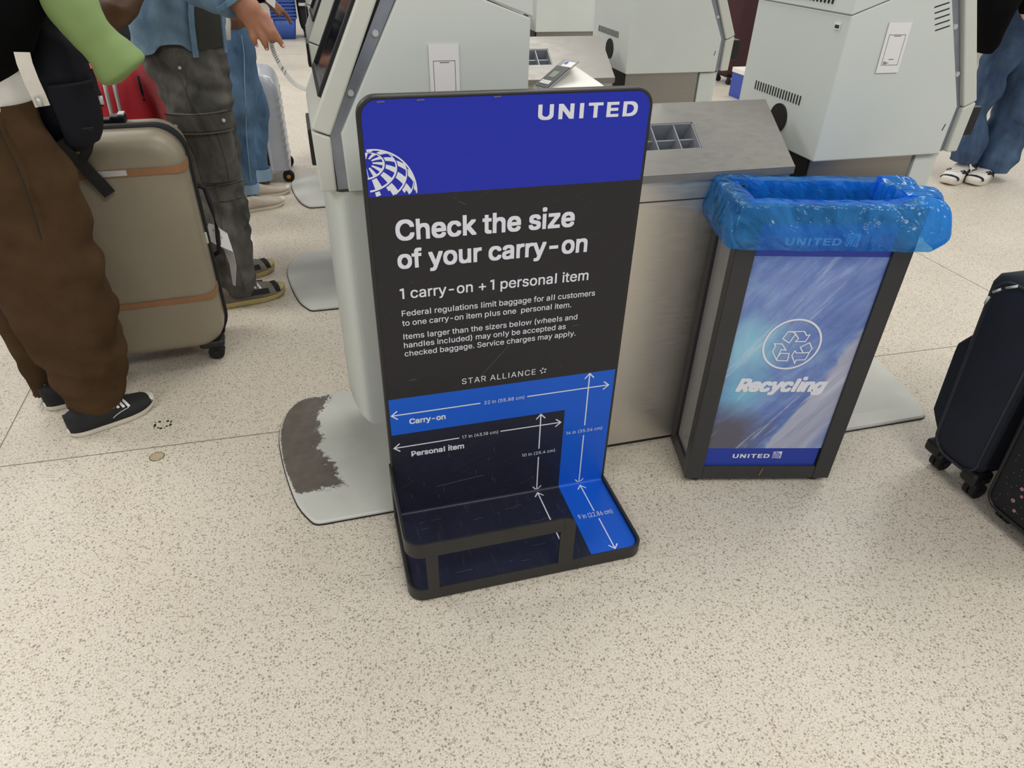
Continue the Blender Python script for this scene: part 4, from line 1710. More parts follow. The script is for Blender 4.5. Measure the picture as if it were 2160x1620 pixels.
def shoe(root, heel, toe, w, h, upper, sole, style, sole_t=0.024, z=0.0):
    """low shoe from heel to toe: upper with a foot opening, rubber sole, laces or stitching"""
    H, T = Vector((heel[0], heel[1], z)), Vector((toe[0], toe[1], z))
    d = (T - H)
    L = d.length
    d.normalize()
    s = Vector((-d.y, d.x, 0))
    S = frame(H, d, s, (0, 0, 1))

    def half(t):
        a = max(0.0, 1 - abs(2 * t - 1) ** 3.2) ** 0.5 if 0 < t < 1 else 0
        return w / 2 * a * (0.80 + 0.24 * min(1, max(0, (t - 0.3) / 0.35)))
    n = 30
    ol = [(L * (0.5 - 0.5 * math.cos(PI * k / n)), half(0.5 - 0.5 * math.cos(PI * k / n))) for k in range(n + 1)]
    pol = [(x, y) for x, y in ol] + [(x, -y) for x, y in ol[-2:0:-1]]
    mb = MB()
    rws = []
    for zz, q in ((0.0, 0.95), (0.006, 1.0), (sole_t, 1.01), (sole_t + 0.004, 0.97)):
        rws.append([S((L / 2 + (x - L / 2) * q, y * q, zz + 0.012 * max(0, (x / L - 0.75) / 0.25) ** 2)) for x, y in pol])
    mb.rings(rws, True, True)
    mb2 = MB()
    rws = []
    N2 = 26
    for k in range(N2 + 1):
        t = 0.012 + 0.974 * k / N2
        hw = half(t) * 0.96 + 0.003
        if t < 0.36:
            top = h * (0.96 - 0.3 * math.sin(PI * t / 0.36) * 0.35)
        else:
            f = (t - 0.36) / 0.64
            top = h * (0.96 - 0.60 * f ** 0.8) * (1 - max(0, (f - 0.8) / 0.2) ** 2 * 0.5)
        if t < 0.05:
            top *= 0.92
        row = []
        for j in range(15):
            a = PI * j / 14
            c_, s_ = math.cos(a), math.sin(a)
            yy = hw * math.copysign(abs(c_) ** 0.6, c_)
            zz = sole_t * 0.8 + (top - sole_t * 0.8) * abs(s_) ** 0.7
            row.append(S((t * L, yy, zz + 0.012 * max(0, (t - 0.75) / 0.25) ** 2)))
        rws.append(row)
    mb2.rings(rws, True, True)
    u = mb2.build('shoe', upper, root)
    mb.build('sole', sole, u)

    def top_at(t, q):
        k = min(N2, max(0, int(round((t - 0.012) / 0.974 * N2))))
        return rws[k][min(14, max(0, int(q)))]

    def over(t0, t1, q0, q1, wd, m, nm, thick=0.0016):
        r_ = MB()
        pts = []
        for k in range(9):
            t = t0 + (t1 - t0) * k / 8
            q = q0 + (q1 - q0) * k / 8
            f0 = (t - 0.012) / 0.974 * N2
            i0 = int(min(N2 - 1, max(0, f0)))
            j0 = int(min(13, max(0, q)))
            a = rws[i0][j0].lerp(rws[i0][j0 + 1], q - j0)
            b = rws[i0 + 1][j0].lerp(rws[i0 + 1][j0 + 1], q - j0)
            p = a.lerp(b, f0 - i0)
            c0 = S((t * L, 0, sole_t))
            pts.append(p + (p - c0).normalized() * thick)
        r_.ribbon(pts, wd, (pts[-1] - pts[0]).cross(pts[4] - S((L * (t0 + t1) / 2, 0, 0))), 0.0012)
        return r_.build(nm, m, u)
    if style == 'lace':
        for k in range(4):
            over(0.46 + 0.055 * k, 0.50 + 0.055 * k, 3.6, 10.4, 0.0075, M['lace'], 'lace', 0.004)
        over(0.62, 0.47, 1.0, 3.3, 0.0014, M['lace'], 'stitching')
        over(0.66, 0.46, 10.7, 13.2, 0.0014, M['lace'], 'stitching')
        over(0.58, 0.63, 0.6, 3.0, 0.0014, M['lace'], 'stitching')
        over(0.10, 0.10, 0.6, 6.0, 0.0014, M['lace'], 'stitching')
    elif style == 'skate':
        over(0.84, 0.84, 0.4, 13.6, 0.030, M['black_sock'], 'toe_band')
        over(0.36, 0.64, 0.5, 5.0, 0.026, M['black_sock'], 'side_stripe')
        over(0.36, 0.64, 13.5, 9.0, 0.026, M['black_sock'], 'side_stripe')
        over(0.10, 0.40, 1.4, 1.4, 0.02, M['black_sock'], 'side_stripe')
        over(0.10, 0.40, 12.6, 12.6, 0.02, M['black_sock'], 'side_stripe')
        for k in range(4):
            over(0.46 + 0.06 * k, 0.49 + 0.06 * k, 4.6, 9.4, 0.008, M['lace'], 'lace', 0.003)
    elif style == 'suede':
        over(0.86, 0.86, 0.8, 13.2, 0.020, M['black_sock'], 'toe_overlay')
        over(0.30, 0.74, 1.0, 3.0, 0.022, M['canvas'], 'side_panel')
        over(0.30, 0.74, 13.0, 11.0, 0.022, M['canvas'], 'side_panel')
        for k in range(3):
            over(0.46 + 0.07 * k, 0.50 + 0.07 * k, 4.2, 9.8, 0.008, M['lace'], 'lace', 0.003)
    elif style == 'slip':
        over(0.30, 0.52, 2.0, 6.5, 0.006, M['jean_cuff'], 'elastic_gore', 0.001)
    return u


# ------------------------------------------------------------------ person in brown trousers
pa = thing('person', (-0.86, 0.72, 0), 'person in baggy brown trousers, white shirt and black canvas sneakers, at left', 'person', 'people in the queue')
FA = math.radians(28)
near = [key(146, 255, 858, 0.65, 0.9), key(130, 263, 812, 0.65, 0.9), key(110, 264, 780, 0.65, 0.9), key(88, 262, 745, 0.65, 0.85), key(44, 257, 700, 0.65, 0.8),
        key(0, 243, 620, 0.65, 0.72), key(-42, 209, 545, 0.65, 0.7), key(-60, 191, 478, 0.66, 0.7), key(-95, 152, 360, 0.68, 0.7), key(-120, 100, 270, 0.70, 0.75), key(-130, 76, 213, 0.71, 0.8)]
far = [key(72, 122, 826, 0.80, 1.0), key(60, 124, 795, 0.80, 1.0), key(34, 125, 745, 0.80, 0.95), key(0, 112, 690, 0.80, 0.8), key(-40, 104, 610, 0.80, 0.7), key(-80, 90, 500, 0.80, 0.7), key(-110, 70, 360, 0.80, 0.7), key(-130, 60, 260, 0.78, 0.7)]
mb = MB()


def gather(p, a):
    return 0.003 * math.sin(a * 17)


cloth(mb, near, 110, 80, 0.016, 9.0, 1.3, gather)
cloth(mb, far, 90, 64, 0.013, 9.0, 4.3, gather)
trousers = mb.build('trousers', M['brown'], pa)
sm_ = MB()
skin_patch(sm_, near, 0.70, 0.97, 288, 289.2, 0.011, 14, 2, 0.004)
sm_.build('pocket_seam', M['cargo_dark'], trousers)
shoe(pa, (-0.884, 0.575), (-0.672, 0.702), 0.096, 0.088, M['canvas'], M['sole'], 'lace')
shoe(pa, (-0.985, 0.735), (-0.775, 0.862), 0.096, 0.088, M['canvas'], M['sole'], 'lace')
ARA = [((-1.12, 0.86, 1.10), (-0.95, 0.98, 0.98), 'simple'), ((-0.93, 0.52, 1.08), (-0.80, 0.60, 1.20), 'simple')]
PA = (-0.90, 0.74, 0.90)
body(pa, M['palesk'], PA, [(far, (-0.945, 0.765, 0.10)), (near, (-0.838, 0.610, 0.10))], 1.36, FA, ARA)
mb = MB()
cloth(mb, [key(-140, 79, 228, 0.72, 0.85), key(-140, 70, 196, 0.72, 0.85), key(-138, 50, 150, 0.72, 0.85), key(-135, 40, 90, 0.72, 0.85), key(-130, 40, 0, 0.73, 0.85), key(-120, 40, -120, 0.74, 0.8)],
      36, 44, 0.006, 9, 2.2, lambda p, a: -0.012 * math.cos(a - 0.6))
trunk(mb, PA, 1.34, FA, 0.018, -0.02)
fuse(mb.build('shirt', M['tee'], pa))
mb = MB()
cloth(mb, [key(-150, 14, 196, 0.70, 0.95), key(-150, 34, 160, 0.70, 0.95), key(-150, 58, 128, 0.70, 0.95), key(-150, 88, 60, 0.70, 0.95), key(-150, 104, 0, 0.71, 0.9), key(-146, 90, -70, 0.73, 0.85)],
      30, 44, 0.007, 9, 7.2)
garment(mb, PA, 1.36, FA, ARA, 0.16, 0.022)
fuse(mb.build('jacket', M['jacket'], pa))

# ------------------------------------------------------------------ navy backpack worn by that person, with the cream strap
bp = thing('backpack', (-0.70, 0.80, 0.76), 'dark navy nylon backpack with dangling straps, hanging above the taupe suitcase', 'backpack')
bk = [key(146, 186, 314, 0.80, 1.3), key(122, 200, 298, 0.80, 1.25), key(94, 210, 272, 0.80, 1.1), key(72, 209, 235, 0.80, 1.0), key(52, 196, 190, 0.80, 1.0), key(42, 188, 140, 0.80, 0.95), key(36, 172, 85, 0.80, 0.9), key(30, 140, 30, 0.80, 0.9), key(30, 112, -20, 0.80, 0.9), key(32, 90, -70, 0.80, 0.8)]
mb = MB()
cloth(mb, bk, 54, 56, 0.010, 13, 5.5)
bpb = mb.build('main_bag', M['bpack'], bp)
mb = MB()
skin_patch(mb, bk, 0.12, 0.50, 268, 350, 0.014, 10, 14, 0.02)
mb.build('front_pocket', M['bpack'], bp, bevel=0.006)
mb = MB()
pth = [ony(128, 20, 0.71), ony(140, 52, 0.705), ony(158, 85, 0.70), ony(176, 112, 0.70), ony(188, 132, 0.71)]
mb.tube(pth, 0.0035, 8)
mb.build('zipper', M['web'], bp)
for a, b in (((107, 24), (113, 38)), ((118, 40), (124, 54)), ((154, 78), (160, 88))):
    mb = MB().tube([ony(*a, 0.694), ony(*b, 0.694)], 0.0035, 8)
    mb.build('zipper_pull', M['silver'], bp)
mb = MB()
mb.ribbon([ony(120, 300, 0.72), ony(138, 322, 0.74), ony(158, 336, 0.80), ony(172, 344, 0.84), ony(190, 366, 0.865), ony(212, 388, 0.87), ony(232, 410, 0.87)], [0.036, 0.034, 0.032, 0.032, 0.034, 0.034, 0.034], (0.75, 0.2, 0.6))
mb.build('strap', M['web'], bp)
mb = MB()
mb.ribbon([ony(184, 270, 0.73), ony(186, 300, 0.76), ony(182, 322, 0.80), ony(172, 340, 0.835)], 0.028, (0.9, 0.3, 0.1))
mb.build('strap', M['web'], bp)
mb = MB()
mb.ribbon([ony(190, 145, 0.72), ony(198, 165, 0.72), ony(204, 188, 0.72), ony(212, 205, 0.72)], 0.010, (0.9, 0.3, 0.1))
mb.build('strap', M['web'], bp)
mb = MB()
mb.tube([ony(211, 202, 0.718), ony(216, 220, 0.718)], 0.005, 8)
mb.build('strap_clip', M['silver'], bp)
mb = MB()
mb.ribbon([ony(46, 110, 0.60), ony(52, 134, 0.595), ony(66, 170, 0.59), ony(80, 200, 0.59), ony(90, 224, 0.595)], 0.030, (0.9, 0.3, 0.25))
cs = mb.build('cream_strap', M['sole'], bp)
mb = MB()
mb.tube([ony(78, 205, 0.583), ony(88, 224, 0.583)], 0.006, 8)
mb.build('buckle', M['silver'], cs)
# green neck pillow hung on the backpack
pth = []
for u, v, r_, y in ((118, -60, 0.052, 0.70), (140, -10, 0.060, 0.68), (158, 24, 0.060, 0.66), (186, 62, 0.052, 0.65), (212, 92, 0.050, 0.65), (236, 118, 0.058, 0.65), (254, 140, 0.066, 0.65), (263, 151, 0.062, 0.65), (269, 158, 0.040, 0.65), (271, 160, 0.012, 0.65)):
    p = ony(u, v, y)
    pth.append((p.x, p.y, p.z, r_ * 0.92))
mb = MB()
limb(mb, pth, 28, 44, 0.0025)
np_ = mb.build('neck_pillow', M['green'], None, loc=pth[4][:3])
tag(np_, 'lime green neck pillow hanging off the navy backpack', 'pillow')

# ------------------------------------------------------------------ taupe hard-shell suitcase
def rr_ring(S, x0, x1, z0, z1, r, d, n=7):
    return [S((p[0], d, p[1])) for p in rrect(x0, z0, x1, z1, r, n)]


def caster(root, c, r, m_hub=None, fork=0.05, name='wheel'):
    mb = MB()
    x, y, z = c
    mb.box((x - 0.016, y - 0.016, r * 1.1), (x + 0.016, y + 0.016, r * 2 + 0.022))
    mb.disc((x, y, r * 2 + 0.022), (0, 0, 1), 0.026, 0.01, 14)
    f = mb.build('caster_fork', M['gap'], root, bevel=0.004)
    mb = MB()
    for dx in (-0.010, 0.010):
        mb.disc((x + 0.004, y + dx, r), (0, 1, 0), r, 0.014, 20)
    mb.cur = 1
    for dx in (-0.0185, 0.0185):
        mb.disc((x + 0.004, y + dx, r), (0, 1, 0), r * 0.35, 0.005, 12)
    mb.build(name, [M['rubber'], m_hub or M['gap']], root)


cu, cv = Vector((0.998, 0.05, 0)).normalized(), Vector((-0.05, 0.998, 0)).normalized()
co = Vector((-0.452, 0.900, 0))
SC_ = frame(co, cu, cv, (0, 0, 1))
tc = thing('suitcase', SC_((-0.24, 0.13, 0)), 'large taupe hard-shell suitcase with thin tan leather bands', 'suitcase')
cw, z0, z1 = 0.50, 0.058, 0.760


def shell(sgn, base, name):
    mb = MB()
    rws = []
    for d, ins, r in ((0.0, 0.055, 0.05), (0.003, 0.036, 0.06), (0.012, 0.018, 0.07), (0.03, 0.006, 0.078), (0.06, 0.001, 0.082), (0.105, 0.0, 0.082)):
        dd_ = base + sgn * d
        rws.append(rr_ring(SC_, -cw + ins, -ins, z0 + ins * 0.7, z1 - ins, r, dd_, 9))
    mb.rings(rws, True, True)
    return mb.build(name, M['tan'], tc)


shell(1, 0.0, 'front_shell')
shell(-1, 0.262, 'back_shell')
mb = MB()
mb.rings([rr_ring(SC_, -cw + i, -i, z0 + i, z1 - i, 0.082, d, 9) for d, i in ((0.098, 0.004), (0.101, -0.008), (0.128, -0.008), (0.132, 0.004))], True, True)
mb.rings([rr_ring(SC_, -cw + i, -i, z0 + i, z1 - i, 0.082, d, 9) for d, i in ((0.138, 0.004), (0.140, -0.002), (0.152, -0.002), (0.154, 0.004))], True, True)
mb.build('zip_band', M['web'], tc)


def bandpath(dz):
    pts = []
    for x, d in ((-0.001, 0.10), (0.0005, 0.06), (-0.0035, 0.028), (-0.014, 0.0105), (-0.030, 0.0015), (-0.055, -0.0015), (-0.15, -0.0015), (-0.30, -0.0015), (-0.445, -0.0015), (-0.475, 0.004), (-0.49, 0.02), (-0.499, 0.05), (-0.4995, 0.10)):
        p = SC_((x + 0.001, d - 0.001, dz))
        pts.append(p)
    return pts


for zz, ww in ((0.662, 0.020), (0.250, 0.018)):
    mb = MB()
    mb.ribbon(bandpath(zz), ww, (0, 0, 1), 0.0018)
    mb.build('leather_band', M['leather'], tc)
mb = MB()
mb.box((-0.235, -0.006, 0.655), (-0.155, -0.001, 0.671), SC_)
mb.build('name_plate', M['silver'], tc, bevel=0.001)
mb = MB()
mb.box((-0.035, 0.095, z1 - 0.15), (0.004, 0.10, z1 - 0.149), SC_)
# telescoping handle housing and carry handle on top
mb = MB()
mb.box((-0.30, 0.165, z1 - 0.004), (-0.17, 0.20, z1 + 0.012), SC_)
mb.box((-0.19, 0.160, z1 - 0.004), (-0.15, 0.205, z1 + 0.020), SC_)
hd_ = mb.build('top_handle', M['gap'], tc, bevel=0.004)
mb = MB()
mb.box((-0.168, 0.163, z1 + 0.020), (-0.150, 0.202, z1 + 0.026), SC_)
mb.build('handle_cap', M['silver'], hd_, bevel=0.002)
# side handle and corner guards
mb = MB()
mb.tube([SC_(p) for p in ((0.0, 0.17, 0.56), (0.022, 0.17, 0.55), (0.03, 0.17, 0.48), (0.03, 0.17, 0.40), (0.022, 0.17, 0.33), (0.0, 0.17, 0.32))], 0.011, 10, 0.7)
mb.build('side_handle', M['web'], tc)
mb = MB()
mb.box((-0.002, 0.09, 0.395), (0.004, 0.098, 0.43), SC_)
mb.build('white_sticker', M['paper'], tc)
for sx_ in (-0.062, -cw + 0.062):
    for sy_ in (0.045, 0.215):
        mb = MB()
        mb.box((sx_ - 0.032, sy_ - 0.036, 0.052), (sx_ + 0.05 if sx_ > -0.2 else sx_ + 0.032, sy_ + 0.036, 0.105 if sy_ > 0.1 or sx_ < -0.2 else 0.078), SC_)
        mb.build('corner_guard', M['gap'], tc, bevel=0.012, seg=3)
        caster(tc, SC_((sx_ + 0.012, sy_, 0)), 0.026)
# paper baggage tag looped on the side handle
mb = MB()
tp = [ony(436, 484, 1.10), ony(446, 490, 1.09), ony(466, 503, 1.08), ony(482, 528, 1.08), ony(491, 558, 1.085), ony(494, 602, 1.09)]
mb.ribbon(tp, [0.046, 0.056, 0.056, 0.050, 0.030, 0.010], [(0.0, 0.3, 1), (0.0, 0.3, 1), (-0.2, 0.35, 1), (-0.5, 0.4, 0.7), (-0.6, 0.5, 0.3), (-0.6, 0.5, 0.2)], 0.0006)
lt_ = mb.build('luggage_tag', M['paper'], None, loc=tp[2])
tag(lt_, 'white barcode baggage tag curling from the side of the taupe suitcase', 'tag')
mb = MB()
for k in range(9):
    q0 = tp[1].lerp(tp[2], 0.25 + k * 0.07) if k < 6 else tp[2].lerp(tp[3], (k - 5) * 0.14)
    q1 = q0 + (tp[2] - tp[1]).normalized() * (0.0012 + 0.0012 * (k % 3))
    s_ = Vector((-0.1, 0.33, 1)).normalized() * 0.016
    n_ = Vector((0.05, -0.0030, 0.0))
    n_ = (CLOC - q0).normalized() * 0.003
    mb.add([q0 - s_ + n_, q1 - s_ + n_, q1 + s_ + n_, q0 + s_ + n_], [(0, 1, 2, 3)])
mb.build('barcode', M['print_'], lt_)

# ------------------------------------------------------------------ person in cargo trousers
pb = thing('person', (-0.46, 1.46, 0), 'person in faded black cargo trousers and blue chambray shirt reaching out with a tag', 'person', 'people in the queue')
YC = 1.37
leg = [key(470, 547, 612, YC, 1.1), key(448, 541, 570, YC, 1.05), key(432, 534, 540, YC, 1.0), key(424, 527, 490, YC, 0.95), key(414, 518, 405, YC, 0.9), key(392, 505, 324, YC, 0.85), key(362, 495, 268, YC, 0.85), key(343, 487, 214, YC, 0.85), key(322, 480, 155, YC + 0.02, 0.85), key(300, 474, 113, YC + 0.05, 1.0), key(292, 470, 60, YC + 0.07, 1.05)]
leg2 = [key(462, 538, 575, 1.60, 1.1), key(440, 520, 520, 1.60, 1.0), key(410, 505, 420, 1.60, 0.9), key(380, 490, 330, 1.60, 0.9), key(345, 474, 220, 1.58, 0.85), key(320, 468, 140, 1.54, 0.85), key(300, 465, 80, 1.5, 0.85)]


def stack_hem(p, a):
    return 0.004 * math.sin(a * 3)


mb = MB()
cloth(mb, leg, 120, 80, 0.017, 11.0, 3.3, stack_hem)
cloth(mb, leg2, 50, 48, 0.010, 9.0, 8.3, stack_hem)
ctr = mb.build('cargo_trousers', M['cargo'], pb)


def leg_t(v):
    """parameter along leg for an image row"""
    best, bt = 1e9, 0
    ks = catmull(leg, 200)
    for i, k_ in enumerate(ks):
        e_ = abs(project(k_[:3])[1] - v)
        if e_ < best:
            best, bt = e_, i / 200
    return bt


mb = MB()
skin_patch(mb, leg, leg_t(262), leg_t(225), 224, 322, 0.030, 6, 16, 0.03)
fl_ = mb.build('pocket_flap', M['cargo'], ctr, bevel=0.005)
mb = MB()
skin_patch(mb, leg, leg_t(372), leg_t(262), 228, 326, 0.016, 10, 16, 0.03)
mb.build('cargo_pocket', M['cargo'], ctr, bevel=0.005)
mb = MB()
for a in (240, 296):
    skin_patch(mb, leg, leg_t(368), leg_t(266), a, a + 1.4, 0.0195, 12, 2, 0.004)
skin_patch(mb, leg, leg_t(560), leg_t(376), 268, 269.5, 0.0115, 16, 2, 0.004)
skin_patch(mb, leg, leg_t(600), leg_t(540), 290, 291.5, 0.0115, 8, 2, 0.004)
skin_patch(mb, leg, leg_t(222), leg_t(128), 262, 263.5, 0.0115, 12, 2, 0.004)
skin_patch(mb, leg, leg_t(264.5), leg_t(262), 224, 322, 0.032, 2, 16, 0.004)
skin_patch(mb, leg, leg_t(226), leg_t(224), 224, 322, 0.032, 2, 16, 0.004)
skin_patch(mb, leg, leg_t(376), leg_t(374), 226, 330, 0.018, 2, 16, 0.004)
skin_patch(mb, leg, leg_t(411), leg_t(409), 268, 318, 0.013, 2, 10, 0.004)
mb.build('seam_stitching', M['cargo_seam'], ctr)
for t_, a_, o_, r_ in ((leg_t(250), 240, 0.033, 0.006), (leg_t(240), 306, 0.033, 0.006), (leg_t(128), 268, 0.016, 0.005)):
    k_ = catmull(leg, 200)[int(t_ * 200)]
    a_ = math.radians(a_)
    mb = MB().disc((k_[0] + (k_[3] + o_) * math.cos(a_), k_[1] + (k_[4] + o_) * math.sin(a_), k_[2]), (math.cos(a_), math.sin(a_), 0.1), r_, 0.005, 12)
    mb.build('snap_stud', M['silver'], ctr)
shoe(pb, (-0.545, 1.318), (-0.272, 1.402), 0.105, 0.095, M['greysuede'], M['yel'], 'suede', 0.030)
shoe(pb, (-0.58, 1.545), (-0.315, 1.640), 0.105, 0.095, M['greysuede'], M['yel'], 'suede', 0.030)
# reaching right hand
YH = 1.08


def hp(u, v, dy=0.0):
    return tuple(ony(u, v, YH + dy))


wrist = hp(512, 8)
fingers = []
for kn_, md_, tp_, r_ in (((530, 62, 0.000), (533, 80, -0.010), (541, 95, 0.006), 0.0092),
                          ((541, 55, -0.006), (554, 80, -0.016), (563, 103, -0.002), 0.0100),
                          ((552, 46, -0.008), (568, 68, -0.020), (576, 87, 0.000), 0.0102),
                          ((560, 34, -0.004), (578, 66, -0.018), (597, 97, -0.006), 0.0100)):
    fingers.append([(*hp(515, 20), 0.022), (*hp(*kn_), r_ * 1.28), (*hp(*md_), r_ * 1.04), (*hp((md_[0] + tp_[0]) / 2, (md_[1] + tp_[1]) / 2, (md_[2] + tp_[2]) / 2 - 0.003), r_ * 0.98), (*hp(*tp_), r_ * 0.78)])
palm_ = [[(*hp(506, 2), 0.033), (*hp(518, 24, 0.004), 0.030), (*hp(533, 50, 0.006), 0.020)], [(*hp(508, 2), 0.033), (*hp(530, 20, 0.003), 0.031), (*hp(551, 36, 0.006), 0.021)], [(*hp(512, 10), 0.03), (*hp(538, 38, 0.005), 0.026)]]
thumb = [[(*hp(522, 8, 0.022), 0.019), (*hp(548, 40, 0.042), 0.0125), (*hp(564, 66, 0.036), 0.0112), (*hp(572, 86, 0.022), 0.009)]]
elbow = (-0.40, 1.20, 1.16)
PB = (-0.47, 1.47, 0.93)
ARB = [(elbow, wrist, None), ((-0.36, 1.72, 1.12), (-0.20, 1.60, 1.14), 'simple')]
body(pb, M['skin'], PB, [(leg2, (-0.505, 1.575, 0.11)), (leg, (-0.47, 1.345, 0.11))], 1.42, 0.15,
     ARB, 0.0055, fingers + palm_ + thumb)
# nails
for (u, v, dy) in ((597.5, 96.5, -0.006), (541.6, 95.0, 0.006), (563.2, 102.6, -0.002)):
    c_ = ony(u, v, YH + dy)
    c_ += (CLOC - c_).normalized() * 0.0078
    mb = MB().ball(c_, 0.0055, 10, 6, (0.8, 0.5, 1.1))
    mb.build('fingernail', M['palesk'], pb)
hemk = [key(283, 481, 104, 1.45, 1.15), key(276, 478, 72, 1.45, 1.15), key(268, 474, 20, 1.45, 1.15), key(266, 470, -60, 1.46, 1.1), (-0.47, 1.47, 1.25, 0.155, 0.185), (-0.47, 1.47, 1.36, 0.14, 0.20), (-0.47, 1.47, 1.42, 0.09, 0.10), (-0.46, 1.47, 1.47, 0.07, 0.07)]


def tails(p, a):
    d = math.degrees(a) % 360
    # shirt tails: long at front and back, split high at the side seam facing the camera
    return 0.055 * math.exp(-((d - 268) / 14) ** 2) - 0.012 * math.cos(math.radians(d * 2))


mb = MB()
cloth(mb, hemk, 64, 64, 0.009, 10, 6.6, tails, cap=False)
limb(mb, [(-0.455, 1.31, 1.37, 0.085), (-0.43, 1.25, 1.26, 0.074), (*elbow, 0.066), (-0.32, 1.14, 1.10, 0.058), (*(Vector(hp(489, -2)) ), 0.052)], 22, 26, 0.006)
limb(mb, [(-0.455, 1.63, 1.37, 0.085), (-0.41, 1.68, 1.24, 0.072), (-0.36, 1.72, 1.12, 0.064), (-0.24, 1.63, 1.14, 0.05)], 18, 20, 0.006)
garment(mb, PB, 1.42, 0.15, ARB[1:], 0.12, 0.018)
cs_ = mb.build('chambray_shirt', M['shirt'], pb)
mb = MB()
c0, c1 = Vector(hp(485, -6)), Vector(hp(493, 5))
limb(mb, [(*c0, 0.0545), (*((c0 + c1) / 2), 0.055), (*c1, 0.0545)], 22, 6)
mb.build('cuff', M['shirt'], cs_)
mb = MB()
skin_patch(mb, hemk, 0.075, 0.42, 296, 330, 0.012, 12, 10, 0.004)
mb.build('undershirt', M['olive'], pb)
mb = MB()
for a_ in (294, 331):
    skin_patch(mb, hemk, 0.0, 0.42, a_ - 5 if a_ < 300 else a_, a_ + 1 if a_ < 300 else a_ + 6, 0.016, 14, 4, 0.006)
mb.build('button_placket', M['shirt'], cs_)
# tag strip held between the fingers
mb = MB()
tp = [ony(568, 76, YH), ony(573, 96, YH - 0.004), ony(582, 120, YH - 0.004), ony(599, 150, YH), ony(622, 177, YH + 0.02), ony(648, 190, YH + 0.05)]
mb.ribbon(catmull([tuple(p) for p in tp], 20), [0.036 - 0.0009 * k for k in range(21)], (0.36, 0.93, 0.05), 0.0004)
tg = mb.build('baggage_tag', M['tagpaper'], None, loc=tp[2])
tag(tg, 'long paper baggage tag strip held in the hand by the kiosk', 'tag')
mb = MB()
cm = [Vector(p) for p in catmull([tuple(p) for p in tp], 60)]
sd_ = Vector((0.36, 0.93, 0.05)).normalized()
for k in list(range(12, 30, 2)) + [33, 34, 37]:
    a, b = cm[k], cm[k].lerp(cm[k + 1], 0.55)
    d = (b - a).normalized()
    s_ = (sd_ - d * sd_.dot(d)).normalized() * 0.011
    n_ = s_.cross(d).normalized() * 0.0009
    for sg in (1, -1):
        mb.add([a - s_ + n_ * sg, b - s_ + n_ * sg, b + s_ + n_ * sg, a + s_ + n_ * sg], [(0, 1, 2, 3)])
mb.build('barcode', M['print_'], tg)
# brown leather bag on that person's back
mb = MB()
cloth(mb, [key(233, 248, 63, 1.18, 0.9), key(220, 272, 52, 1.18, 0.7), key(212, 290, 34, 1.18, 0.6), key(206, 302, 10, 1.18, 0.6), key(204, 310, -20, 1.2, 0.6), key(206, 306, -70, 1.22, 0.6), key(214, 290, -110, 1.24, 0.5)], 30, 36, 0.006, 14, 3.0)
ub = mb.build('leather_bag', M['ubrown'], None, loc=(-0.57, 1.2, 1.0))
tag(ub, 'brown leather bag hanging behind the blue chambray shirt', 'bag')
mb = MB()
mb.ribbon([Vector((-0.62, 1.22, 1.16)), Vector((-0.60, 1.26, 1.30)), Vector((-0.53, 1.34, 1.44)), Vector((-0.47, 1.45, 1.50))], 0.03, (0.3, -0.9, 0.2))
mb.build('shoulder_strap', M['ubrown'], ub)

# ------------------------------------------------------------------ person in blue jeans further back
pc_ = thing('person', (-0.36, 2.55, 0), 'person in rolled blue jeans and beige slip-on shoes, farther back at the kiosks', 'person', 'people in the queue')
j1 = [key(512, 546, 405, 2.45, 1.1), key(504, 542, 368, 2.45, 1.05), key(496, 538, 312, 2.45, 1.1), key(492, 535, 270, 2.45, 1.0), key(482, 540, 225, 2.45, 1.0), key(476, 539, 170, 2.45, 1.0), key(474, 538, 110, 2.46, 1.0), key(472, 530, 66, 2.48, 1.0), key(474, 526, 40, 2.5, 1.0)]
j2 = [key(537, 571, 378, 2.65, 1.1), key(533, 566, 328, 2.65, 1.1), key(534, 565, 284, 2.65, 1.1), key(528, 567, 244, 2.65, 1.0), key(514, 560, 205, 2.64, 1.0), key(500, 545, 160, 2.62, 1.0), key(490, 538, 110, 2.60, 1.0), key(484, 530, 60, 2.56, 1.0)]
mb = MB()
cloth(mb, j1, 60, 40, 0.010, 11, 1.0)
cloth(mb, j2, 50, 36, 0.008, 10, 5.0)
jt = mb.build('jeans', M['jean'], pc_)
for ks in (j1, j2):
    mb = MB()
    skin_patch(mb, ks, 0.0, 0.075, 0, 359, 0.006, 3, 30, 0.005)
    mb.build('rolled_cuff', M['jean_cuff'], jt)
mb = MB()
skin_patch(mb, j1, 0.1, 0.86, 285, 288, 0.007, 20, 2, 0.003)
mb.build('side_seam', M['jean_cuff'], jt)
shoe(pc_, (-0.505, 2.372), (-0.268, 2.478), 0.095, 0.080, M['beige'], M['sole'], 'slip')
shoe(pc_, (-0.485, 2.590), (-0.238, 2.660), 0.095, 0.080, M['beige'], M['sole'], 'slip')
hw = tuple(ony(556, -8, 2.35))
PC = (-0.37, 2.55, 0.88)
ARC_ = [((-0.36, 2.30, 1.10), hw, 'simple'), ((-0.40, 2.82, 1.06), (-0.30, 2.72, 1.02), 'simple')]
body(pc_, M['darksk'], PC, [(j2, (-0.405, 2.595, 0.10)), (j1, (-0.455, 2.40, 0.10))], 1.34, 0.2, ARC_, 0.008)
mb = MB()
cloth(mb, [key(474, 532, 58, 2.5, 1.0), key(472, 530, 30, 2.5, 1.0), key(470, 528, -10, 2.5, 1.0), (-0.37, 2.55, 1.15, 0.15, 0.19), (-0.37, 2.55, 1.30, 0.13, 0.19), (-0.37, 2.55, 1.36, 0.07, 0.08)], 40, 36, 0.006, 10, 2.0)
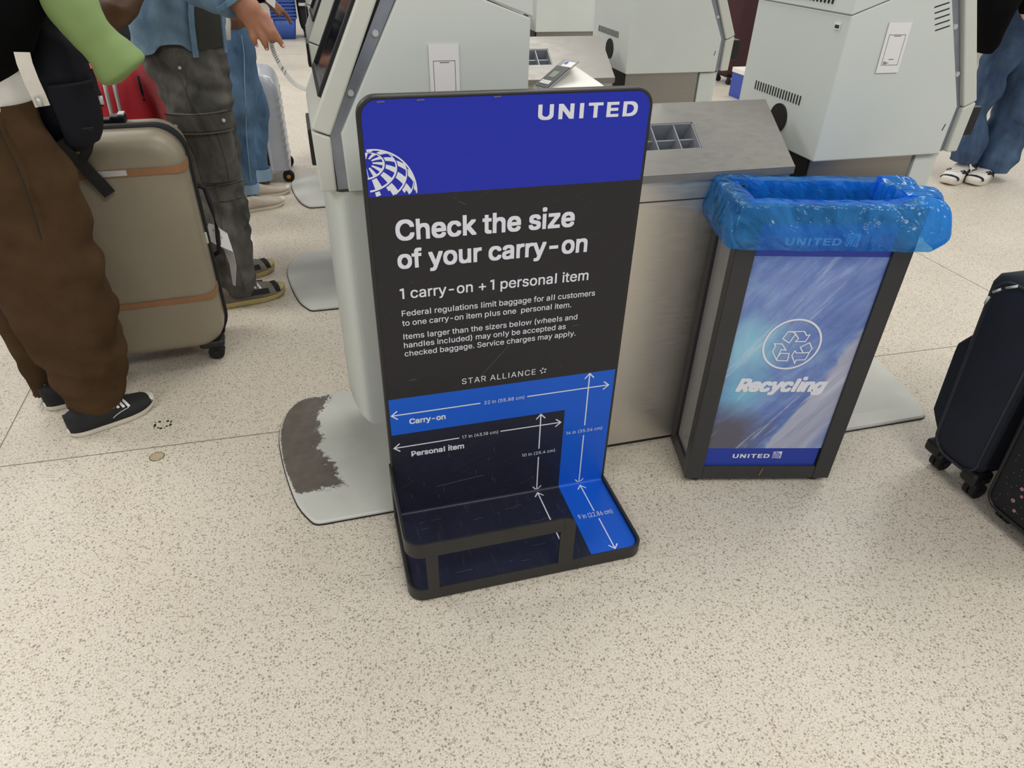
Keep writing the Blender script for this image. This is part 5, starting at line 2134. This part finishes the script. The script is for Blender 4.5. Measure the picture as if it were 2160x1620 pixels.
garment(mb, PC, 1.34, 0.2, ARC_, 0.08, 0.016, 0.86)
fuse(mb.build('black_top', M['jacket'], pc_), 0.008)
mb = MB()
cloth(mb, [key(462, 486, 84, 2.38, 0.6), key(452, 487, 66, 2.36, 0.6), key(450, 486, 40, 2.36, 0.6), key(450, 480, 20, 2.38, 0.6)], 14, 20, 0.003, 12, 2)
mb.build('cream_hem', M['tee'], pc_)
P_ = [ony(*q, 2.30) for q in ((548, -30), (583, -28), (580, 18), (562, 4))]
mb = MB()
mb.add(P_ + [p + Vector((0, 0.002, 0)) for p in P_], [(0, 1, 2, 3), (7, 6, 5, 4), (0, 4, 5, 1), (1, 5, 6, 2), (2, 6, 7, 3), (3, 7, 4, 0)])
pp = mb.build('paper_sheet', M['paper'], None, loc=P_[2])
tag(pp, 'white sheet of paper held by the person in rolled jeans', 'paper')

# ------------------------------------------------------------------ person at the right in dark jeans
pd = thing('person', (3.75, 1.97, 0), 'person in dark blue jeans and black-and-white sneakers at the far right', 'person', 'people in the queue')
r1 = [key(2013, 2056, 338, 2.10, 1.0), key(2016, 2062, 318, 2.10, 1.0), key(2026, 2076, 285, 2.10, 1.0), key(2033, 2075, 255, 2.10, 0.9), key(2042, 2084, 223, 2.10, 0.9), key(2052, 2109, 193, 2.10, 0.9), key(2068, 2113, 164, 2.10, 0.9), key(2082, 2140, 128, 2.10, 0.9), key(2095, 2165, 80, 2.10, 0.9), key(2105, 2185, 20, 2.11, 0.9), key(2108, 2190, -30, 2.12, 0.9)]
r2 = [key(2061, 2117, 356, 2.06, 1.0), key(2064, 2131, 330, 2.06, 1.0), key(2078, 2140, 302, 2.06, 1.0), key(2092, 2160, 267, 2.06, 0.95), key(2102, 2172, 246, 2.06, 0.95), key(2115, 2190, 205, 2.06, 0.95), key(2134, 2208, 140, 2.06, 0.95), key(2138, 2212, 80, 2.07, 0.95), key(2135, 2214, 20, 2.08, 0.95), key(2132, 2216, -30, 2.08, 0.95)]
mb = MB()
cloth(mb, r1, 70, 44, 0.015, 10, 1.7)
cloth(mb, r2, 70, 44, 0.015, 10, 3.7)
mb.build('jeans', M['djean'], pd)
t1, t2 = onz(1993, 391), onz(2044, 392)
h1, h2 = onz(2062, 352), onz(2110, 362)


def unit(a, b, L):
    d = (b - a)
    d.z = 0
    d.normalize()
    return (a.x + d.x * L, a.y + d.y * L)


shoe(pd, unit(t1, h1, 0.30), (t1.x, t1.y), 0.112, 0.105, M['tee'], M['sole'], 'skate', 0.034)
shoe(pd, unit(t2, h2, 0.30), (t2.x, t2.y), 0.112, 0.105, M['tee'], M['sole'], 'skate', 0.034)
hipc = ony(2145, 20, 2.09)
PD = (hipc.x, 2.09, 0.93)
FD_ = math.radians(215)
ARD = [((hipc.x - 0.24, 2.30, 1.14), (hipc.x - 0.28, 2.16, 0.96), 'simple'), ((hipc.x + 0.22, 1.88, 1.14), (hipc.x + 0.14, 1.78, 0.94), 'simple')]
body(pd, M['palesk'], PD, [(r1, (0, 0, 0.12)), (r2, (0, 0, 0.12))], 1.42, FD_, ARD)
mb = MB()
cloth(mb, [key(2062, 2084, 112, 1.97, 1.5), key(2060, 2100, 80, 1.97, 1.3), key(2058, 2118, 40, 1.97, 1.0), key(2056, 2140, 0, 1.99, 0.9), key(2054, 2180, -60, 2.04, 0.8)], 30, 40, 0.006, 9, 4)
garment(mb, PD, 1.42, FD_, ARD, 0.06, 0.022)
fuse(mb.build('black_coat', M['jacket'], pd))

# ------------------------------------------------------------------ luggage further back
def soft_case(name, label, x0, x1, y0, y1, z0, z1, m, wheels=True, r=0.05, bulge=0.012):
    root = thing(name, ((x0 + x1) / 2, (y0 + y1) / 2, 0), label, 'suitcase')
    mb = MB()
    rws = []
    n = 12
    for k in range(n + 1):
        t = k / n
        ins = 0.5 * (1 - min(1, math.sin(PI * min(max(t, 0.0), 1.0)) * 2.2)) ** 2 * r * 1.6
        zz = z0 + (z1 - z0) * t
        b = bulge * math.sin(PI * t)
        rws.append([Vector((p[0], p[1], zz)) for p in rrect(x0 + ins - b, y0 + ins - b, x1 - ins + b, y1 - ins + b, r, 5)])
    mb.rings(rws, True, True)
    mb.build('case_body', m, root)
    if wheels:
        for x in (x0 + 0.05, x1 - 0.05):
            for y in (y0 + 0.05, y1 - 0.05):
                caster(root, (x, y, 0), 0.024)
    return root


rd = soft_case('suitcase', 'red soft suitcase with raised silver handle bars, behind the taupe suitcase', -0.86, -0.62, 1.58, 1.80, 0.06, 0.83, M['red'])
for u in (228, 248):
    mb = MB().tube([ony(u - 14, 150, 1.545), ony(u + 12, 260, 1.545)], 0.007, 8)
    mb.build('handle_bar', M['silver'], rd)
mb = MB()
mb.tube([ony(196, 165, 1.56), ony(212, 205, 1.56), ony(216, 224, 1.56)], 0.005, 8)
mb.build('zipper_pull', M['web'], rd)
mb = MB()
mb.tube([ony(290, 160, 1.56), ony(300, 195, 1.56), ony(304, 212, 1.56)], 0.005, 8)
mb.build('zipper_pull', M['web'], rd)
bkc = soft_case('suitcase', 'black suitcase standing behind the red one, mostly hidden', -0.86, -0.52, 2.02, 2.26, 0.06, 0.98, M['ncase2'])

# silver ribbed carry-on
sv = thing('suitcase', (-0.32, 3.0, 0), 'silver ribbed hard-shell carry-on beside the person in rolled jeans', 'suitcase')
mb = MB()
rws = []
n = 96
for k in range(n + 1):
    t = k / n
    zz = 0.075 + 0.50 * t
    rib = 0.007 * max(0, math.sin(2 * PI * t * 12)) * (1 if t < 0.78 else 0)
    top = max(0, (t - 0.80) / 0.20)
    ins = 0.09 * (1 - math.sqrt(max(0, 1 - top ** 2)))
    rws.append([Vector((p[0] - ins * 0.75, p[1], zz)) for p in rrect(-0.335, 2.80 + ins * 0.3, -0.225 + rib * 0.7, 3.20 - ins * 0.3, 0.03, 5)])
mb.rings(rws, True, True)
mb.build('ribbed_shell', M['silvcase'], sv)
mb = MB()
mb.rings([[Vector((p[0], p[1], zz)) for p in rrect(-0.405 + i, 2.805 + i, -0.325, 3.195 - i, 0.03, 5)] for zz, i in ((0.075, 0.02), (0.09, 0.0), (0.52, 0.0), (0.57, 0.02))], True, False)
mb.build('back_shell', M['gap'], sv)
for x in (-0.38, -0.245):
    for y in (2.85, 3.15):
        caster(sv, (x, y, 0), 0.032, M['orange'])

# stack of blue plastic tubs far back
def tub(z, first=None, label=''):
    if first:
        c = first.copy()
        COL.objects.link(c)
        c.location = first.location + Vector((0, 0, z))
        c['label'] = label
        for ch in list(first.children):
            d = ch.copy()
            COL.objects.link(d)
            d.parent = c
        return c
    x0, x1 = ony(577, 60, 8.45).x, ony(627, 60, 8.45).x
    root = thing('plastic_tub', ((x0 + x1) / 2, 8.6, 0), label, 'tub', 'stacked blue tubs')
    mb = MB()
    rws = [[Vector((p[0], p[1], zz)) for p in rrect(x0 + i, 8.40 + i, x1 - i, 8.85 - i, 0.05, 5)] for zz, i in ((0.0, 0.03), (0.24, 0.0), (0.242, 0.012), (0.02, 0.04))]
    mb.rings(rws, True, True)
    mb.build('tub_body', M['binblue'], root)
    mb = MB()
    rws = [[Vector((p[0], p[1], zz)) for p in rrect(x0 + i, 8.40 + i, x1 - i, 8.85 - i, 0.05, 5)] for zz, i in ((0.225, 0.0), (0.225, -0.014), (0.243, -0.014), (0.243, 0.0))]
    mb.rings(rws, False, False)
    mb.build('rim', M['binblue'], root)
    return root


tb = tub(0, None, 'bottom blue plastic tub of the stack on the far floor')
for k, w_ in enumerate(('second', 'third', 'fourth', 'fifth', 'sixth', 'seventh')):
    tub(0.036 * (k + 1), tb, 'blue plastic tub, %s from the floor in the far stack' % w_)
x0, x1 = ony(632, 40, 8.45).x, ony(660, 40, 8.45).x
bl = soft_case('suitcase', 'black suitcase beside the far stack of blue tubs', x0, x1 + 0.12, 8.5, 8.75, 0.06, 0.75, M['ncase2'])
mb = MB().box((x0 + 0.01, 8.44, 0.36), (x1 + 0.1, 8.47, 0.39))
mb.build('metal_bar', M['silver'], bl)

# maroon case seen between the two right-hand kiosks
mx = ony(1546, 120, 5.0).x
mr = soft_case('suitcase', 'maroon suitcase standing between the two right-hand kiosks, far back', mx - 0.02, mx + 0.45, 5.0, 5.3, 0.06, 0.95, M['maroon'])
q = onz(1552, 214)
mb = MB()
mb.box((q.x + 0.07, q.y - 0.05, 0.0), (q.x + 0.25, q.y + 0.25, 0.20))
bb = mb.build('blue_carton', M['fblue'], None, bevel=0.006, loc=(q.x, q.y, 0))
tag(bb, 'blue box with a cream lid on the floor far behind the kiosks', 'box')
mb = MB()
mb.box((q.x + 0.065, q.y - 0.055, 0.20), (q.x + 0.255, q.y + 0.255, 0.24))
mb.build('lid', M['white'], bb, bevel=0.004)

# ------------------------------------------------------------------ navy suitcase and floral suitcase at right
nv = thing('suitcase', (1.68, -0.2, 0), 'navy fabric suitcase with a side zip, standing at the right edge', 'suitcase')


def ncase(y0, y1, x0, x1, z0, z1, r, lean0, lean1, m, root, nm='case_body'):
    mb = MB()
    rws = []
    n = 26
    for k in range(n + 1):
        t = k / n
        zz = z0 + (z1 - z0) * t
        e_ = min(t, 1 - t) * (z1 - z0)
        ins = (r - math.sqrt(max(0, r * r - (r - min(e_, r)) ** 2)))
        rws.append([Vector((p[0], p[1], zz)) for p in rrect(x0 + ins * 0.35, y0 + lean0 * (zz - z0) + ins, x1 - ins, y1 + lean1 * (zz - z0) - ins, 0.024, 5)])
    mb.rings(rws, True, True)
    return mb.build(nm, m, root)


ncase(-0.300, -0.134, 1.50, 1.86, 0.062, 0.608, 0.05, 0.03, 0.075, M['ncase'], nv)


def face_loop(y0, y1, z0, z1, r, lean0, lean1, x, n=8):
    out = []
    for p in rrect(y0, z0, y1, z1, r, n):
        f = (p[0] - y0) / (y1 - y0)
        out.append(Vector((x, p[0] + (lean0 * (1 - f) + lean1 * f) * (p[1] - z0), p[1])))
    return out


mb = MB()
lp = face_loop(-0.290, -0.150, 0.075, 0.585, 0.045, 0.03, 0.07, 1.502)
mb.tube(lp + lp[:2], 0.0045, 8, 1.0, False)
mb.build('piping', M['piping'], nv)
mb = MB()
lp = face_loop(-0.298, -0.136, 0.066, 0.596, 0.052, 0.03, 0.075, 1.522)
mb.tube(lp + lp[:2], 0.005, 8, 1.0, False)
zt = mb.build('zip_track', M['web'], nv)
for a, b in (((2079, 640), (2088, 625)), ((2096, 616), (2112, 610)), ((2124, 607), (2148, 604))):
    mb = MB().tube([onp(*a, (1.499, 0, 0), (1, 0, 0)), onp(*b, (1.499, 0, 0), (1, 0, 0))], 0.006, 8, 0.6)
    mb.build('zip_pull', M['silver'], zt)
mb = MB()
rws = []
for k in range(15):
    t = k / 14
    zz = 0.118 + 0.32 * t
    b = 0.040 * min(1, math.sin(PI * min(1, t * 1.02 + 0.03)) * 1.9)
    yb = -0.140 + 0.075 * (zz - 0.062)
    rws.append([Vector((p[0], p[1], zz)) for p in rrect(1.512, yb - 0.02, 1.84, yb + max(0.004, b), 0.01, 4)])
mb.rings(rws, True, True)
mb.build('front_pocket', M['ncase'], nv)
for y0_ in (-0.178, -0.306):
    mb = MB().box((1.495, y0_, 0.050), (1.56, y0_ + 0.05, 0.090))
    mb.build('corner_guard', M['gap'], nv, bevel=0.01, seg=3)
for x in (1.535, 1.80):
    for y in (-0.165, -0.285):
        caster(nv, (x, y, 0), 0.024)
# floral suitcase
fs = thing('suitcase', (1.66, -0.48, 0), 'black suitcase with small pink flowers, cut by the right edge', 'suitcase')
ncase(-0.630, -0.340, 1.50, 1.90, 0.036, 0.560, 0.034, 0.0, 0.06, M['ncase2'], fs)
mb = MB()
lp = face_loop(-0.622, -0.349, 0.046, 0.55, 0.034, 0.0, 0.06, 1.502)
mb.tube(lp + lp[:2], 0.0045, 8, 1.0, False)
mb.build('piping', M['gap'], fs)
mb = MB()
rr_ = random.Random(3)
for k in range(240):
    y, z = -0.600 + 0.0195 * (k % 12) + rr_.uniform(0, 0.016), 0.065 + 0.0235 * (k // 12) + rr_.uniform(0, 0.018)
    y += 0.06 * (z - 0.05) * 0.8
    s_ = rr_.uniform(0.0022, 0.0040) if k % 3 == 0 else 0.0012
    for j in range(5 if k % 3 == 0 else 1):
        a = j * 2 * PI / 5 + k
        mb.disc((1.4993, y + 0.0042 * math.cos(a) * (s_ / 0.005), z + 0.0042 * math.sin(a) * (s_ / 0.005)), (1, 0, 0), s_ * 0.62, 0.0012, 6)
mb.build('flower_print', M['pink'], fs)
for x in (1.545, 1.85):
    for y in (-0.385, -0.585):
        caster(fs, (x, y, 0), 0.018)
